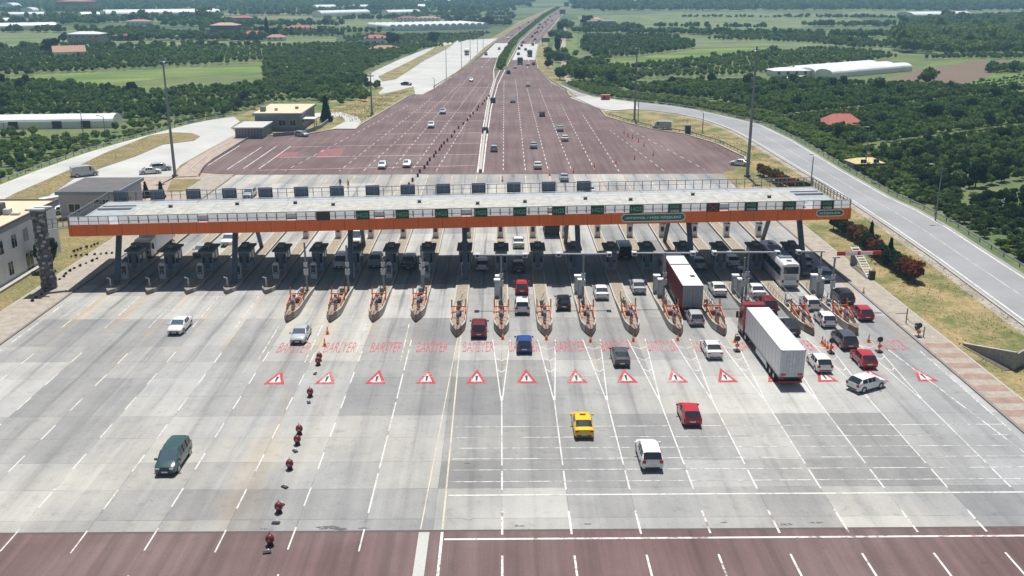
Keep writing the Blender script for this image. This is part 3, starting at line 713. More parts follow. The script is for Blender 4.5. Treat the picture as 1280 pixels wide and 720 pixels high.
# booths
BX = MB(); BX.box(-.72, .72, 0, 2.7, 0, .95, M("booth_panel", (.26, .31, .36), .5)); BX.box(-.72, .72, 0, 2.7, 2.15, 2.5, M("booth_panel")); 
for sx in (-1, 1):
    for yy in (0, 1.3, 2.6): BX.box(sx * .66 - .06, sx * .66 + .06, yy, yy + .1, .95, 2.15, M("booth_panel"))
BX.box(-.3, .3, -.04, .0, .3, 2.2, M("booth_door", (.12, .15, .19), .5))
BG = MB(); BG.box(-.67, .67, .03, 2.65, .95, 2.15, GLASS)
BR = MB(); BR.box(-.95, .95, -.4, 3.1, 2.5, 2.68, M("booth_roof", (.11, .12, .135), .7)); BR.box(-.9, .9, -.35, 3.05, 2.68, 2.72, M("booth_roof"))
BA = MB(); BA.box(-.42, .42, .7, 1.6, 2.72, 3.25, BLKP); BA.box(-.36, .36, .64, .7, 2.8, 3.18, GREY)
bb = None
for k in range(-10, 9):
    loc = (X(k) , 131.0 + (k % 3) * .15, .42)
    if bb is None:
        bb = empty("toll_booth", loc); BX.build("body", bb); BG.build("window", bb); q = BR.build("roof", bb); BA.build("air_conditioner", q); o = bb
    else: o = copy_tree(bb); o.location = loc
    o.scale = (1.12, 1.1, 1.15)
    tag(o, f"blue grey toll booth under the canopy on the {ORD[k+10]} island from the left", "toll booth", "toll booths")
# payment machines in front of the booths on the left islands
PM = MB(); PM.box(-.42, .42, 0, .5, 0, 1.9, LGREY); PM.box(-.30, .30, -.03, .0, .7, 1.7, BLKP)
PM2 = MB(); PM2.box(-.2, .2, -.05, -.03, 1.15, 1.5, M("machine_screen", (.03, .06, .09), .2)); PM2.box(-.15, .15, -.05, -.03, .8, .95, LGREY)
PM3 = MB(); PM3.cyl((0, 0, 1.9), (0, .5, 1.9), .42, .42, LGREY, 14)
pm = None
for k in list(range(-10, 0)):
    loc = (X(k) + .1, 127.2, .42)
    if pm is None:
        pm = empty("payment_machine", loc); PM.build("cabinet", pm); PM2.build("screen", pm); PM3.build("rounded_top", pm); o = pm
    else: o = copy_tree(pm); o.location = loc
    tag(o, f"pale payment machine with dark screen on the {ORD[k+10]} island from the left", "payment machine", "payment machines")
BO = MB(); BO.cyl((0, 0, 0), (0, 0, 1.3), .12, .1, LGREY, 8); BO.bar((0, 0, 1.25), (-.35, -.2, 1.45), .22, .12, LGREY)
bo = None
for k in range(-10, -5):
    o = BO.build("card_reader_post", None, (X(k) - .35, 123.4, .42)) if bo is None else bo.copy()
    if bo is not None: COL.objects.link(o); o.location = (X(k) - .35, 123.4, .42)
    bo = bo or o
    tag(o, f"small bent grey post at the front edge of the {ORD[k+10]} island from the left", "post", "card reader posts")
# ticket cabinets behind the booths
TC = MB(); TC.box(-.45, .45, 0, .8, 0, 2.1, WPANEL); TC.box(-.5, .5, -.05, .85, 2.1, 2.2, BLKP); TC.cyl((.3, .4, 2.2), (.3, .4, 3.0), .06, .06, BLKP, 6); TC.box(.05, .5, .3, .5, 2.95, 3.35, BLKP)
TD = MB(); TD.box(-.25, .25, -.03, 0, .9, 1.7, BLKP)
tc0 = None
for k in range(-6, 9):
    loc = (X(k) - .1, 149.5, .42)
    if tc0 is None: tc0 = empty("ticket_cabinet", loc); TC.build("cabinet", tc0); TD.build("screen", tc0); o = tc0
    else: o = copy_tree(tc0); o.location = loc
    tag(o, f"white ticket cabinet with black top lamp on the {ORD[k+10]} island from the left", "cabinet", "ticket cabinets")
# detector masts
def mast(x, y, h, arms, label, group, z0=.42, lean=0., armz=0.):
    r = empty("detector_mast", (x, y, z0)); tag(r, label, "mast", group)
    b = MB(); b.cyl((0, 0, 0), (lean, 0, h), .16, .12, GREY, 8); b.box(-.25, .25, -.25, .25, 0, .12, GREY); b.build("pole", r)
    if arms:
        b = MB(); b.bar((arms[0], 0, h + armz), (arms[1], 0, h + armz), .16, .16, LGREY)
        b.build("arm", r)
        for a in arms:
            if abs(a) > 1: b = MB(); b.box(a - .3, a + .3, -.5, .35, h - .25, h + .2, LGREY); b.box(a - .18, a + .18, -.56, -.5, h - .15, h + .1, BLKP); b.build("camera", r)
    b = MB(); b.box(-.3, .3, -.22, -.05, 2.2, 3.0, LGREY); b.box(-.25, .25, -.2, -.05, 3.3, 3.9, LGREY); b.build("control_box", r)
    return r
mast(X(0), 116.5, 6.3, (-3.0, 3.0), "grey T shaped mast with two arms on the eleventh island from the left", "detector masts")
mast(X(2), 116.5, 6.4, (-3.2, 3.2), "grey T shaped mast with two arms beside the white cabinets left of the white sedan", "detector masts")
mast(X(4), 116.8, 6.4, (-4.0, 3.4), "grey T shaped mast with two arms beside the container truck", "detector masts")
mast(X(6) + .2, 117, 6.4, (-4.4, 3.6), "grey T shaped mast with two arms between the red truck and the coach", "detector masts")
mast(X(6) - .5, 116.0, 6.0, None, "plain grey mast right beside the T shaped mast near the red truck cab", "detector masts")
mast(X(8) - .6, 118, 6.2, (-3.0, .4), "grey mast with one short arm to the right of the coach", "detector masts")
rb = mast(X(8) + .3, 115.5, 6.1, (-.3, .6), "dark mast holding up a red and white bar on the last island", "detector masts")
b = MB(); b.bar((.2, 0, 6.6), (5.7, -.1, 6.75), .16, .5, REDM); b.bar((1.2, -.12, 6.62), (2.7, -.15, 6.67), .1, .42, WTXT); b.bar((3.1, -.16, 6.68), (4.6, -.18, 6.72), .1, .42, WTXT); b.build("red_white_bar", rb)
for k, x_, h in ((-5, .25, 6.6), (-4, .5, 6.2), (-3, .0, 4.6), (-2, -.3, 5.6), (-2, .05, 5.2)):
    mast(X(k) + x_, tipY[k] + 11.5 + (2 if x_ < 0 else 0), h, None, f"{'rear' if x_<0 else ''} slim grey pole near the shadow edge on the {ORD[k+10]} island from the left", "slim poles")
# tall white cabinet pairs
CB = MB(); CB.box(-.4, .4, -.35, .35, 0, 2.2, M("cabinet_grey", (.33, .37, .40), .5)); CB.box(-.46, .46, -.41, .41, 2.2, 2.38, WPANEL); CB.box(-.3, .3, -.37, -.35, .3, 1.9, LGREY)
for k in (0, 2, 4, 6, 8):
    for i in range(2):
        o = CB.build("control_cabinet", None, (X(k) - .35 + .3 * i * (1 if k > 0 else -.5), 120.2 - 1.7 * i + .4, .42))
        tag(o, f"{'rear' if i==0 else 'front'} grey control cabinet of the pair on the {ORD[k+10]} island from the left", "cabinet", "control cabinets")

# ---------------------------------------------------------------- cones, drums
def cone_mb():
    b = MB(); b.box(-.2, .2, -.2, .2, 0, .05, ORM); b.cyl((0, 0, .05), (0, 0, .28), .15, .105, ORM, 10); b.cyl((0, 0, .28), (0, 0, .5), .105, .065, WTXT, 10); b.cyl((0, 0, .5), (0, 0, .78), .065, .02, ORM, 10)
    return b
CONEM = cone_mb().mesh("traffic_cone")
def cone(px, py, label, s=1.25, group="traffic cones"):
    o = bpy.data.objects.new("traffic_cone", CONEM); COL.objects.link(o); p = P(px, py); o.location = (p.x, p.y, .05); o.scale = (s, s, s); return tag(o, label, "traffic cone", group)
for i, (px, py) in enumerate(((1027.5, 430), (1030.5, 433), (1034, 436), (1038, 440.5))):
    cone(px, py, f"orange cone, {ORD[i]} of four in a row left of the dark grey car")
cone(1085.5, 428, "lone orange cone at the nose of the last island")
cone(1079, 368, "orange cone on the kerb beside the rightmost lane"); cone(628.5, 424.5, "orange cone in front of the eleventh island nose"); cone(683, 425, "orange cone in front of the twelfth island nose")
cone(738, 428, "orange cone in front of the thirteenth island nose"); cone(791.5, 427, "orange cone in front of the fourteenth island nose"); cone(847, 426, "orange cone in front of the fifteenth island nose")
cone(409.5, 418, "orange cone behind the line of dark red balls, nearest to the island"); cone(406, 433, "orange cone just behind the line of dark red balls"); cone(918.5, 428, "orange cone left of the red truck cab")
for i, (px, py) in enumerate(((687, 220), (717, 216), (743, 210.5), (770, 204.5), (793, 200), (816.5, 194.5), (805, 183), (798, 178), (790.5, 173.6), (785, 171), (780, 167), (628, 227))):
    cone(px, py, f"distant orange cone on the apron beyond the canopy, {ORD[i]} counted from the canopy", 1.5, "cones on the apron")
# upright marker signs at lane edges
def marker(px, py, label):
    p = P(px, py); r = empty("lane_marker_sign", (p.x, p.y, .05)); tag(r, label, "marker sign", "round marker signs")
    b = MB(); b.cyl((0, 0, 0), (0, 0, 1.2), .05, .05, BLKP, 6); b.box(-.35, .35, -.35, .35, 0, .12, BLKP); b.build("post", r)
    b = MB(); b.cyl((0, -.04, 1.45), (0, .04, 1.45), .33, .33, BLKP, 12); b.build("disc", r)
    b = MB(); b.box(-.22, .22, -.08, -.05, .5, .85, ORM); b.build("reflector", r); return r
marker(921, 439, "dark round marker sign on a post left of the white truck"); marker(1038.5, 441.5, "dark round marker sign beside the four cones"); marker(1098.5, 440, "dark round marker sign between the red car and the right lane")
marker(1147.5, 422, "dark round marker sign standing on the right pavement")
# dark red ball delineators
def ball(px, py, label, tilt=0):
    p = P(px, py); r = empty("delineator", (p.x, p.y, .05)); tag(r, label, "delineator", "dark red lane delineators")
    b = MB()
    prof = [(0.02, .25), (.28, .32), (.44, .52), (.48, .75), (.42, 1.0), (.26, 1.18), (.06, 1.25)]; n = 12
    vs = [(q * math.cos(2 * math.pi * i / n), q * math.sin(2 * math.pi * i / n), z) for q, z in prof for i in range(n)]
    fs = [(a * n + i, a * n + (i + 1) % n, (a + 1) * n + (i + 1) % n, (a + 1) * n + i) for a in range(len(prof) - 1) for i in range(n)] + [list(range((len(prof) - 1) * n, len(prof) * n)), list(range(n))[::-1]]
    b.add(vs, fs, M("dark_red_plastic", (.16, .02, .025), .45)); b.build("ball", r, smooth=True)
    b = MB(); b.cyl((0, 0, 0), (0, 0, .26), .34, .3, BLACK, 10); b.build("foot", r)
    b = MB(); b.cyl((0, 0, 1.2), (0, 0, 1.55), .05, .04, BLACK, 6); b.build("handle", r)
    b = MB(); b.cyl((0, -.49, .78), (0, -.5, .78), .16, .16, M("pale_red_reflector", (.5, .18, .18), .4), 10); b.build("reflector", r)
    r.scale = (.7, .7, .72)
    if tilt: r.rotation_euler = (R(tilt), R(tilt / 2), random.uniform(0, 6))
    return r
bl = [(399.5, 451), (398, 456.5), (388, 496), (374.5, 543), (372, 556), (362.5, 587), (349, 641), (338, 682)]
for i, (px, py) in enumerate(bl): ball(px, py, f"dark red ball shaped delineator on the left lanes, {ORD[i]} counted from the toll islands")
# bases left between them
for i, (px, py) in enumerate(((394, 468), (386, 504), (369, 565), (356, 610), (351, 632), (345, 655), (334, 692))):
    p = P(px, py); b = MB(); b.box(-.16, .16, -.3, .3, 0, .1, BLACK); b.cyl((0, -.1, .1), (0, -.1, .3), .08, .06, WTXT, 6)
    tag(b.build("delineator_stub", None, (p.x, p.y, .05), rz=.3 * i), f"small black stub among the dark red balls, {ORD[i]} counted from the islands", "stub", "delineator stubs")
DB = MB(); DB.cyl((0, 0, 0), (0, 0, .9), .3, .24, M("dark_red_plastic"), 10); DB.cyl((0, 0, .5), (0, 0, .65), .29, .28, BLKP, 10); DB.cyl((0, 0, .9), (0, 0, 1.0), .1, .08, BLKP, 6)
dm = DB.mesh("lane_drum")
pa, pb_, pc = P(512, 233), P(561, 175), P(612, 121)
for i in range(26):
    t = i / 25; p = pa.lerp(pb_, t * 2) if t < .5 else pb_.lerp(pc, t * 2 - 1)
    o = bpy.data.objects.new("lane_drum", dm); COL.objects.link(o); o.location = (p.x + random.uniform(-.3, .3), p.y, .05); o.scale = (.85,) * 3
    tag(o, "dark red drum in the long line dividing the apron beyond the canopy", "drum", "dark red drums dividing the apron")
# ---------------------------------------------------------------- vehicles
def slot_paint(o, m):
    for i, dm_ in enumerate(o.data.materials if o.type == 'MESH' else []):
        if dm_ and dm_.name == "body_paint": o.material_slots[i].link = 'OBJECT'; o.material_slots[i].material = m
BODY = paint("body_paint", (.5, .5, .5))
# stations: y, zlo, deck, top, w, wr   (y>0 front)
def prof(kind):
    if kind == 'sedan': return 4.55, 1.78, [(-2.27, .38, .62, None, .78), (-2.2, .25, .95, None, .86), (-1.72, .2, 1.04, None, .89), (-.98, .2, .98, 1.40, .89), (-.55, .2, .96, 1.45, .89), (-.1, .2, .95, 1.46, .89), (.42, .2, .95, 1.41, .89), (1.12, .2, .98, None, .89), (1.75, .2, .88, None, .87), (2.15, .25, .72, None, .82), (2.27, .35, .55, None, .72)], (2, 6)
    if kind == 'hatch': return 4.1, 1.76, [(-2.05, .35, .80, None, .78), (-1.98, .25, 1.0, None, .86), (-1.45, .2, 1.0, 1.44, .88), (-.75, .2, .98, 1.49, .88), (-.2, .2, .97, 1.5, .88), (.35, .2, .96, 1.45, .88), (1.05, .2, 1.0, None, .88), (1.6, .2, .9, None, .86), (1.95, .25, .76, None, .81), (2.05, .35, .6, None, .72)], (1, 5)
    if kind == 'suv': return 4.5, 1.86, [(-2.25, .4, .95, None, .82), (-2.18, .3, 1.12, None, .91), (-1.75, .28, 1.12, 1.62, .93), (-.9, .28, 1.08, 1.70, .93), (-.2, .28, 1.06, 1.71, .93), (.45, .28, 1.05, 1.64, .93), (1.1, .28, 1.12, None, .93), (1.75, .28, 1.04, None, .91), (2.15, .3, .88, None, .86), (2.25, .4, .7, None, .76)], (1, 5)
    if kind == 'mpv': return 4.7, 1.85, [(-2.35, .4, 1.0, None, .84), (-2.3, .28, 1.12, None, .91), (-2.05, .26, 1.12, 1.70, .92), (-1.1, .26, 1.06, 1.79, .92), (-.2, .26, 1.04, 1.80, .92), (.7, .26, 1.03, 1.70, .92), (1.5, .26, 1.06, None, .92), (1.95, .26, .98, None, .9), (2.28, .3, .82, None, .84), (2.35, .4, .65, None, .76)], (1, 5)
    if kind == 'van': return 5.4, 2.0, [(-2.7, .4, 1.2, None, .92), (-2.68, .35, 1.25, 2.2, .98), (-2.0, .3, 1.25, 2.3, 1.0), (-.6, .3, 1.25, 2.32, 1.0), (.8, .3, 1.22, 2.3, 1.0), (1.25, .3, 1.2, 2.15, 1.0), (2.0, .3, 1.2, None, .98), (2.5, .32, 1.0, None, .94), (2.7, .42, .7, None, .84)], (0, 5)
def loft(kind):
    L, W, st, (gr, gf) = prof(kind)
    rings = []
    for i, (y, zl, dk, top, w) in enumerate(st):
        mid = (zl + dk) / 2
        if top is None:
            half = [(w * .86, zl), (w, zl + .12), (w * 1.0, mid), (w * .97, dk - .07), (w * .86, dk - .01), (w * .5, dk + .025)]
        else:
            wr = w * (.80 if kind != 'van' else .93)
            half = [(w * .86, zl), (w, zl + .12), (w * 1.0, mid), (w * .97, dk), (wr, top - .07), (wr * .7, top)]
        rings.append([(x, y, z) for x, z in half] + [(-x, y, z) for x, z in half[::-1]])
    n = 12; parts = {q: MB() for q in ("body", "windscreen", "rear_window", "side_window_l", "side_window_r")}
    V = [p for r in rings for p in r]
    rear_i = gr; front_i = gf
    for i in range(len(st) - 1):
        for j in range(n):
            jn = (j + 1) % n; f = (i * n + j, i * n + jn, (i + 1) * n + jn, (i + 1) * n + j)
            key = "body"
            if i == rear_i and st[i][3] is None and st[i + 1][3] is not None and j in (4, 5, 6): key = "rear_window"
            if i == front_i and j in (4, 5, 6): key = "windscreen"
            cab = st[i][3] is not None and st[i + 1][3] is not None
            if cab and j == 3: key = "side_window_l"
            if cab and j == 7: key = "side_window_r"
            if kind == 'van' and key.startswith("side") and i < 4: key = "body"
            parts[key].add([V[q] for q in f], [(0, 1, 2, 3)], BODY if key == "body" else (GLASSB if key == "windscreen" else GLASS))
    for end, rev in ((0, False), (len(st) - 1, True)):
        vs = rings[end]; parts["body"].add(vs, [list(range(n)) if rev is True else list(range(n))[::-1]], BODY)
    return parts, L, W, st
def weld(mb):
    d = {}; nv = []; mp = []
    for v in mb.v:
        k = (round(v[0], 4), round(v[1], 4), round(v[2], 4))
        if k not in d: d[k] = len(nv); nv.append(v)
        mp.append(d[k])
    mb.v = nv; mb.f = [[mp[i] for i in f] for f in mb.f]
def sharp_smooth(o, ang=38):
    me = o.data; me.polygons.foreach_set("use_smooth", [True] * len(me.polygons))
    try: me.set_sharp_from_angle(angle=R(ang))
    except Exception: pass
def fix_normals(me):
    import bmesh
    bm = bmesh.new(); bm.from_mesh(me); bmesh.ops.recalc_face_normals(bm, faces=bm.faces); bm.to_mesh(me); bm.free()
def make_car(kind):
    parts, L, W, st = loft(kind)
    root = empty("parked_proto")
    pil = parts["body"]
    weld(pil); o = pil.build("body", root); fix_normals(o.data); sharp_smooth(o)
    # door pillars and lines
    cab = [s for s in st if s[3] is not None]
    pb = MB()
    for s in (cab[1:-1] if kind in ('sedan', 'hatch') else cab[1:-1]):
        for sx in (-1, 1):
            wr = s[4] * (.80 if kind != 'van' else .93); a = Vector((sx * (s[4] * .97 + .006), s[0], s[2])); c = Vector((sx * (wr + .006), s[0], s[3] - .07))
            pb = MB(); pb.bar(a, c, .09, .02, BODY); pb.build("window_pillar", root)
    # windscreen pillars
    fi = max(i for i, s in enumerate(st) if s[3] is not None); a_, b_ = st[fi + 1], st[fi]
    for sx in (-1, 1):
        wr = b_[4] * (.80 if kind != 'van' else .93)
        pb = MB(); pb.bar((sx * a_[4] * .9, a_[0], a_[2]), (sx * wr, b_[0], b_[3] - .06), .08, .05, BODY); pb.build("windscreen_pillar", root)
    for nm, key in (("windscreen", "windscreen"), ("rear_window", "rear_window"), ("side_window", "side_window_l"), ("side_window", "side_window_r")):
        q = parts[key]
        if q.f: weld(q); o = q.build(nm, root); fix_normals(o.data)
    y1 = st[-1][0]; y0 = st[0][0]; w = W / 2
    rad = .34 if kind in ('suv', 'van', 'mpv') else .315
    for yy in (y1 - .88, y0 + .80 + (.15 if kind == 'van' else 0)):
        for sx in (-1, 1):
            b = MB(); x = sx * (w - .11); b.cyl((x - .11, 0, 0), (x + .11, 0, 0), rad, rad, BLACK, 16)
            b.cyl((sx * (w - .3), 0, .03), (sx * (w + .004), 0, .03), rad + .07, rad + .07, BLKP, 16)
            wh = b.build("wheel", root, (0, yy, rad)); b = MB(); b.cyl((sx * (w + .0), 0, 0), (sx * (w + .014), 0, 0), rad * .66, rad * .6, CHROME, 12); b.build("hub_cap", wh)
    for sx in (-1, 1):
        b = MB(); s = st[-2]; b.box(sx * s[4] * .68 - .17, sx * s[4] * .68 + .17, s[0] - .04, s[0] + .07, s[2] - .22, s[2] - .05, LAMPW); b.build("headlight", root)
        s = st[1]; b = MB(); hh = .3 if kind in ('hatch', 'suv', 'mpv', 'van') else .17
        b.box(sx * s[4] * .80 - .14, sx * s[4] * .80 + .14, s[0] - .09, s[0] + .05, s[2] - hh, s[2] - .03, LAMPR); b.build("tail_light", root)
        s = st[fi + 1]; b = MB(); b.box(sx * (s[4] + .1) - .11, sx * (s[4] + .1) + .11, s[0] - .28, s[0] - .12, s[2] - .02, s[2] + .13, BODY); b.build("wing_mirror", root)
    for y, z, d in ((y0, .52 if kind == 'sedan' else .62, -1), (y1, .45, 1)):
        b = MB(); b.box(-.26, .26, y + min(d * .03, 0) , y + max(d * .03, 0), z - .06, z + .06, PLATE); b.build("number_plate", root)
    b = MB(); b.box(-.62, .62, y0 - .03, y0 + .03, .34, .46, BLKP); b.build("rear_bumper", root); b = MB(); b.box(-.55, .55, y1 - .04, y1 + .025, .3, .42, BLKP); b.box(-.45, .45, y1 - .06, y1 + .02, .42, .62, BLKP); b.build("front_bumper", root)
    return root
protos = {}
COLS = dict(white=(.78, .78, .77), silver=(.46, .48, .50), grey=(.07, .08, .09), black=(.012, .013, .015), red=(.46, .015, .025), darkred=(.16, .012, .015), blue=(.012, .06, .26),
            green=(.035, .085, .08), yellow=(.80, .52, .01), bluegrey=(.22, .30, .36), dkblue=(.02, .035, .06))
used = set()
def place(kind, col, p, rz, label, name="car", cat="car", group=None, parked=False):
    if kind not in protos: protos[kind] = make_car(kind); r = protos[kind]
    else: r = copy_tree(protos[kind])
    r.name = name; r.location = (p.x, p.y, .05); r.rotation_euler = (0, 0, rz)
    m = paint(col + "_paint", COLS[col])
    for ch in r.children: slot_paint(ch, m)
    tag(r, label, cat, group); return r
def veh(px, py, kind, col, away, label, ang=0., name=None, z=.55, scale=1.0):
    p = P(px, py, z)
    nm = name or {'sedan': 'sedan_car', 'hatch': 'hatchback_car', 'suv': 'sport_utility_car', 'mpv': 'people_carrier', 'van': 'delivery_van'}[kind]
    return place(kind, col, p, (0 if away else math.pi) + R(ang), label, nm, "van" if kind == 'van' else ("taxi" if "taxi" in label else "car"))
V_ = veh
V_(225, 407, 'sedan', 'white', 0, "white sedan driving toward the camera on the empty left lanes")
V_(217, 573, 'mpv', 'green', 0, "dark green people carrier at the lower left of the concrete plaza")
V_(376, 418, 'sedan', 'silver', 0, "silver car just past the first long island on the left, facing the camera")
tx = V_(728, 530, 'sedan', 'yellow', 1, "yellow taxi with a roof sign heading for the booths", name="taxi")
b = MB(); b.box(-.28, .28, -.1, .1, 0, .16, M("taxi_sign_yellow", (.7, .45, .02))); rs = b.build("roof_sign", tx, (0, .0, 1.45)); m2 = MB(); add_text(m2, "TAKS\u0130", BLKP, Vector((0, -.105, .08)), .42, .09, UPRIGHT); m2.build("lettering", rs)
V_(811, 568, 'suv', 'white', 1, "white hatchback nearest to the camera, behind the yellow taxi's lane")
V_(861, 517, 'hatch', 'red', 1, "red hatchback driving right of the yellow taxi")
V_(775, 445, 'sedan', 'grey', 1, "dark grey sedan above the warning triangle, between the blue car and the white one")
V_(655, 430, 'hatch', 'blue', 1, "bright blue car entering the lane between two striped noses")
V_(599, 411, 'suv', 'darkred', 1, "dark red car with black roof in the lane left of the blue car")
V_(652.5, 381, 'suv', 'white', 1, "white car queueing right behind the red one in the middle lane", z=.7)
V_(652, 359, 'hatch', 'red', 1, "small red car at the shadow edge in front of the queueing white car")
V_(704, 378, 'hatch', 'black', 1, "black car alone in its lane between the twelfth and thirteenth islands")
V_(751, 365, 'sedan', 'white', 1, "white sedan at the shadow edge right of the white control cabinets")
V_(797, 358, 'sedan', 'silver', 1, "silver sedan at the shadow edge left of the container truck")
V_(889, 436, 'sedan', 'white', 1, "white sedan left of the long white truck, below the islands")
V_(868, 397, 'hatch', 'silver', 1, "silver white car directly behind the container truck")
V_(896.5, 361, 'sedan', 'white', 1, "white sedan right of the container truck doors")
V_(1024, 453, 'hatch', 'white', 1, "white hatchback beside the rear of the long white truck")
V_(1055, 425, 'suv', 'grey', 1, "dark grey car beside the nose of the last island")
V_(1079, 448, 'hatch', 'red', 1, "red car between the dark grey car and the turning white hatchback")
V_(1083, 479, 'hatch', 'white', 1, "white hatchback turning sideways across the right lanes", ang=-62)
V_(1031, 399, 'hatch', 'white', 1, "white hatchback beside the orange guard frame of the second last island")
V_(985, 408, 'sedan', 'black', 1, "black sedan right of the white truck trailer")
V_(958, 381, 'suv', 'darkred', 1, "dark red car in front of the truck cab's right side")
V_(1012, 379, 'hatch', 'white', 1, "white car behind the coach")
V_(944, 363, 'sedan', 'white', 1, "white sedan beside the grey masts left of the coach")
V_(928, 342, 'sedan', 'bluegrey', 1, "pale blue grey sedan in the shade left of the coach")
V_(914, 326, 'sedan', 'white', 1, "white car deep in the canopy shade left of the coach")
V_(872, 329, 'sedan', 'bluegrey', 1, "blue grey car in the shade right of the container truck")
V_(1027, 344, 'suv', 'bluegrey', 1, "blue grey car in the shade right of the coach")
V_(1004, 326, 'hatch', 'silver', 1, "silver car half hidden behind the last canopy post")
V_(1053, 371, 'suv', 'black', 1, "black car by the mast with the red and white bar")
V_(1077, 391, 'hatch', 'red', 1, "bright red car in the rightmost lane beside the last guard frame")
V_(648, 303, 'sedan', 'white', 1, "white sedan in the sun just beyond the canopy shadow, middle lane")
V_(603, 331, 'suv', 'silver', 1, "silver car in the canopy shade below the left arm of the T mast")
V_(648, 333, 'sedan', 'black', 1, "black car in the canopy shade below the right arm of the T mast")
V_(779, 316, 'van', 'black', 1, "black van in the canopy shade on the right carriageway")
V_(470, 327, 'suv', 'bluegrey', 0, "blue grey car coming through the shade left of the black one")
V_(512, 329, 'suv', 'black', 0, "black car coming toward the camera through the shade")
V_(427, 328, 'mpv', 'white', 0, "white people carrier coming through the shade beside a grey mast")
V_(287, 301, 'suv', 'white', 0, "white car emerging beyond the booths left of the second post")
V_(164, 330, 'suv', 'bluegrey', 0, "pale car in the shade beside the leftmost booth")
V_(446, 299, 'van', 'white', 0, "white van approaching the booths behind a canopy post")
V_(252, 314, 'hatch', 'silver', 0, "silver car partly hidden between the third and fourth booths")
# far plaza
V_(478, 207, 'hatch', 'white', 0, "white car approaching the canopy from behind, left one of two side by side")
V_(509, 205, 'sedan', 'white', 0, "white car approaching the canopy from behind, right one of two side by side")
V_(539, 157, 'suv', 'white', 0, "white car on the left apron behind a silver one")
V_(553.5, 140, 'suv', 'silver', 0, "silver car on the left apron, farther than the white one")
V_(589, 100, 'hatch', 'white', 0, "small white car far off on the left carriageway")
V_(617.5, 186, 'hatch', 'silver', 1, "silver car close to the median on the right apron")
V_(667, 182, 'sedan', 'silver', 1, "silver sedan ahead of a white one in the same apron lane")
V_(672, 207, 'sedan', 'white', 1, "white sedan on the right apron just beyond the concrete")
V_(705, 222, 'sedan', 'silver', 1, "silver sedan leaving the concrete beyond the canopy")
V_(706, 173, 'sedan', 'white', 1, "white sedan right behind a silver car on the right apron")
V_(700, 161, 'sedan', 'silver', 1, "silver car just ahead of the white sedan on the right apron")
V_(677.5, 143, 'hatch', 'darkred', 1, "dark red car alone in the middle of the right apron")
V_(660, 106, 'sedan', 'white', 1, "white car where the right apron starts to narrow")
V_(641, 126, 'sedan', 'silver', 1, "silver car on the right apron near the median, far off")
V_(606.5, 163, 'hatch', 'black', 1, "black car beside the median barrier, nearer of two")
V_(616, 126, 'suv', 'black', 1, "black car beside the median barrier, farther of two")
V_(377, 168, 'hatch', 'silver', 0, "silver car parked by the small office on the left apron", ang=60)
V_(827, 159, 'van', 'silver', 1, "silver van parked sideways at the edge of the right apron", ang=82)
V_(925, 204, 'sedan', 'white', 1, "white car parked at the foot of the tall right light mast", ang=60)
V_(188, 214, 'sedan', 'white', 1, "white car in the side parking area, left of the pair", ang=-70)
V_(201, 210, 'suv', 'silver', 1, "silver car in the side parking area, right of the pair", ang=-70)
V_(106, 217, 'van', 'silver', 1, "silver van at the edge of the side road near the grey building", ang=-55)
V_(69, 257, 'van', 'white', 1, "white van between the white building and the grey building", ang=-40)
V_(78, 263, 'hatch', 'white', 1, "white car beside the white van behind the white building", ang=-40)
V_(312, 243, 'suv', 'silver', 0, "silver car behind the canopy railing on the left")
V_(737, 238, 'sedan', 'white', 1, "white car seen just over the canopy railing")
V_(508, 105, 'sedan', 'black', 0, "black car turning out of the truck park", ang=70)
# distant traffic: small copies without parts
def tiny(kind, col):
    key = "tiny_" + kind + col
    if key in protos: return protos[key]
    parts, L, W, st = loft(kind); m = MB(); mm = paint(col + "_paint", COLS[col])
    for q in parts.values():
        for f, k in zip(q.f, q.m): m.add([q.v[i] for i in f], [tuple(range(len(f)))], mm if q.mats[k] is BODY else q.mats[k])
    for yy in (st[-1][0] - .85, st[0][0] + .8):
        for sx in (-1, 1): m.cyl((sx * W / 2 - .1 * sx - .1, yy, .33), (sx * W / 2 - .1 * sx + .1, yy, .33), .33, .33, BLACK, 10)
    me = m.mesh("distant_car"); fix_normals(me); protos[key] = me; return me
RC = [(635.5, 91, 'black'), (644, 84, 'white'), (667, 80, 'darkred'), (648, 67.5, 'black'), (649, 61, 'black'), (657, 62, 'grey'), (652, 57, 'black'), (654, 53, 'grey'), (666, 56, 'black'), (669, 49.5, 'black'), (665.5, 46, 'grey'),
      (669, 41.7, 'black'), (671.7, 40.5, 'grey'), (673, 35, 'black'), (678, 34, 'grey'), (674.5, 31, 'black'), (681.7, 28, 'black'), (685, 25, 'grey'), (690, 26, 'black'), (687.5, 21, 'darkred'), (695, 17.5, 'black'), (693.5, 13.5, 'grey'), (660, 80.5, 'white'), (676, 38, 'white'), (683, 30.5, 'silver')]
LC = [(660.5, 28, 'darkred'), (670, 26, 'black'), (607.5, 68, 'black'), (624, 61, 'grey'), (649.5, 35, 'darkred'), (635, 47.5, 'white'), (681, 17, 'white'), (640, 43, 'silver')]
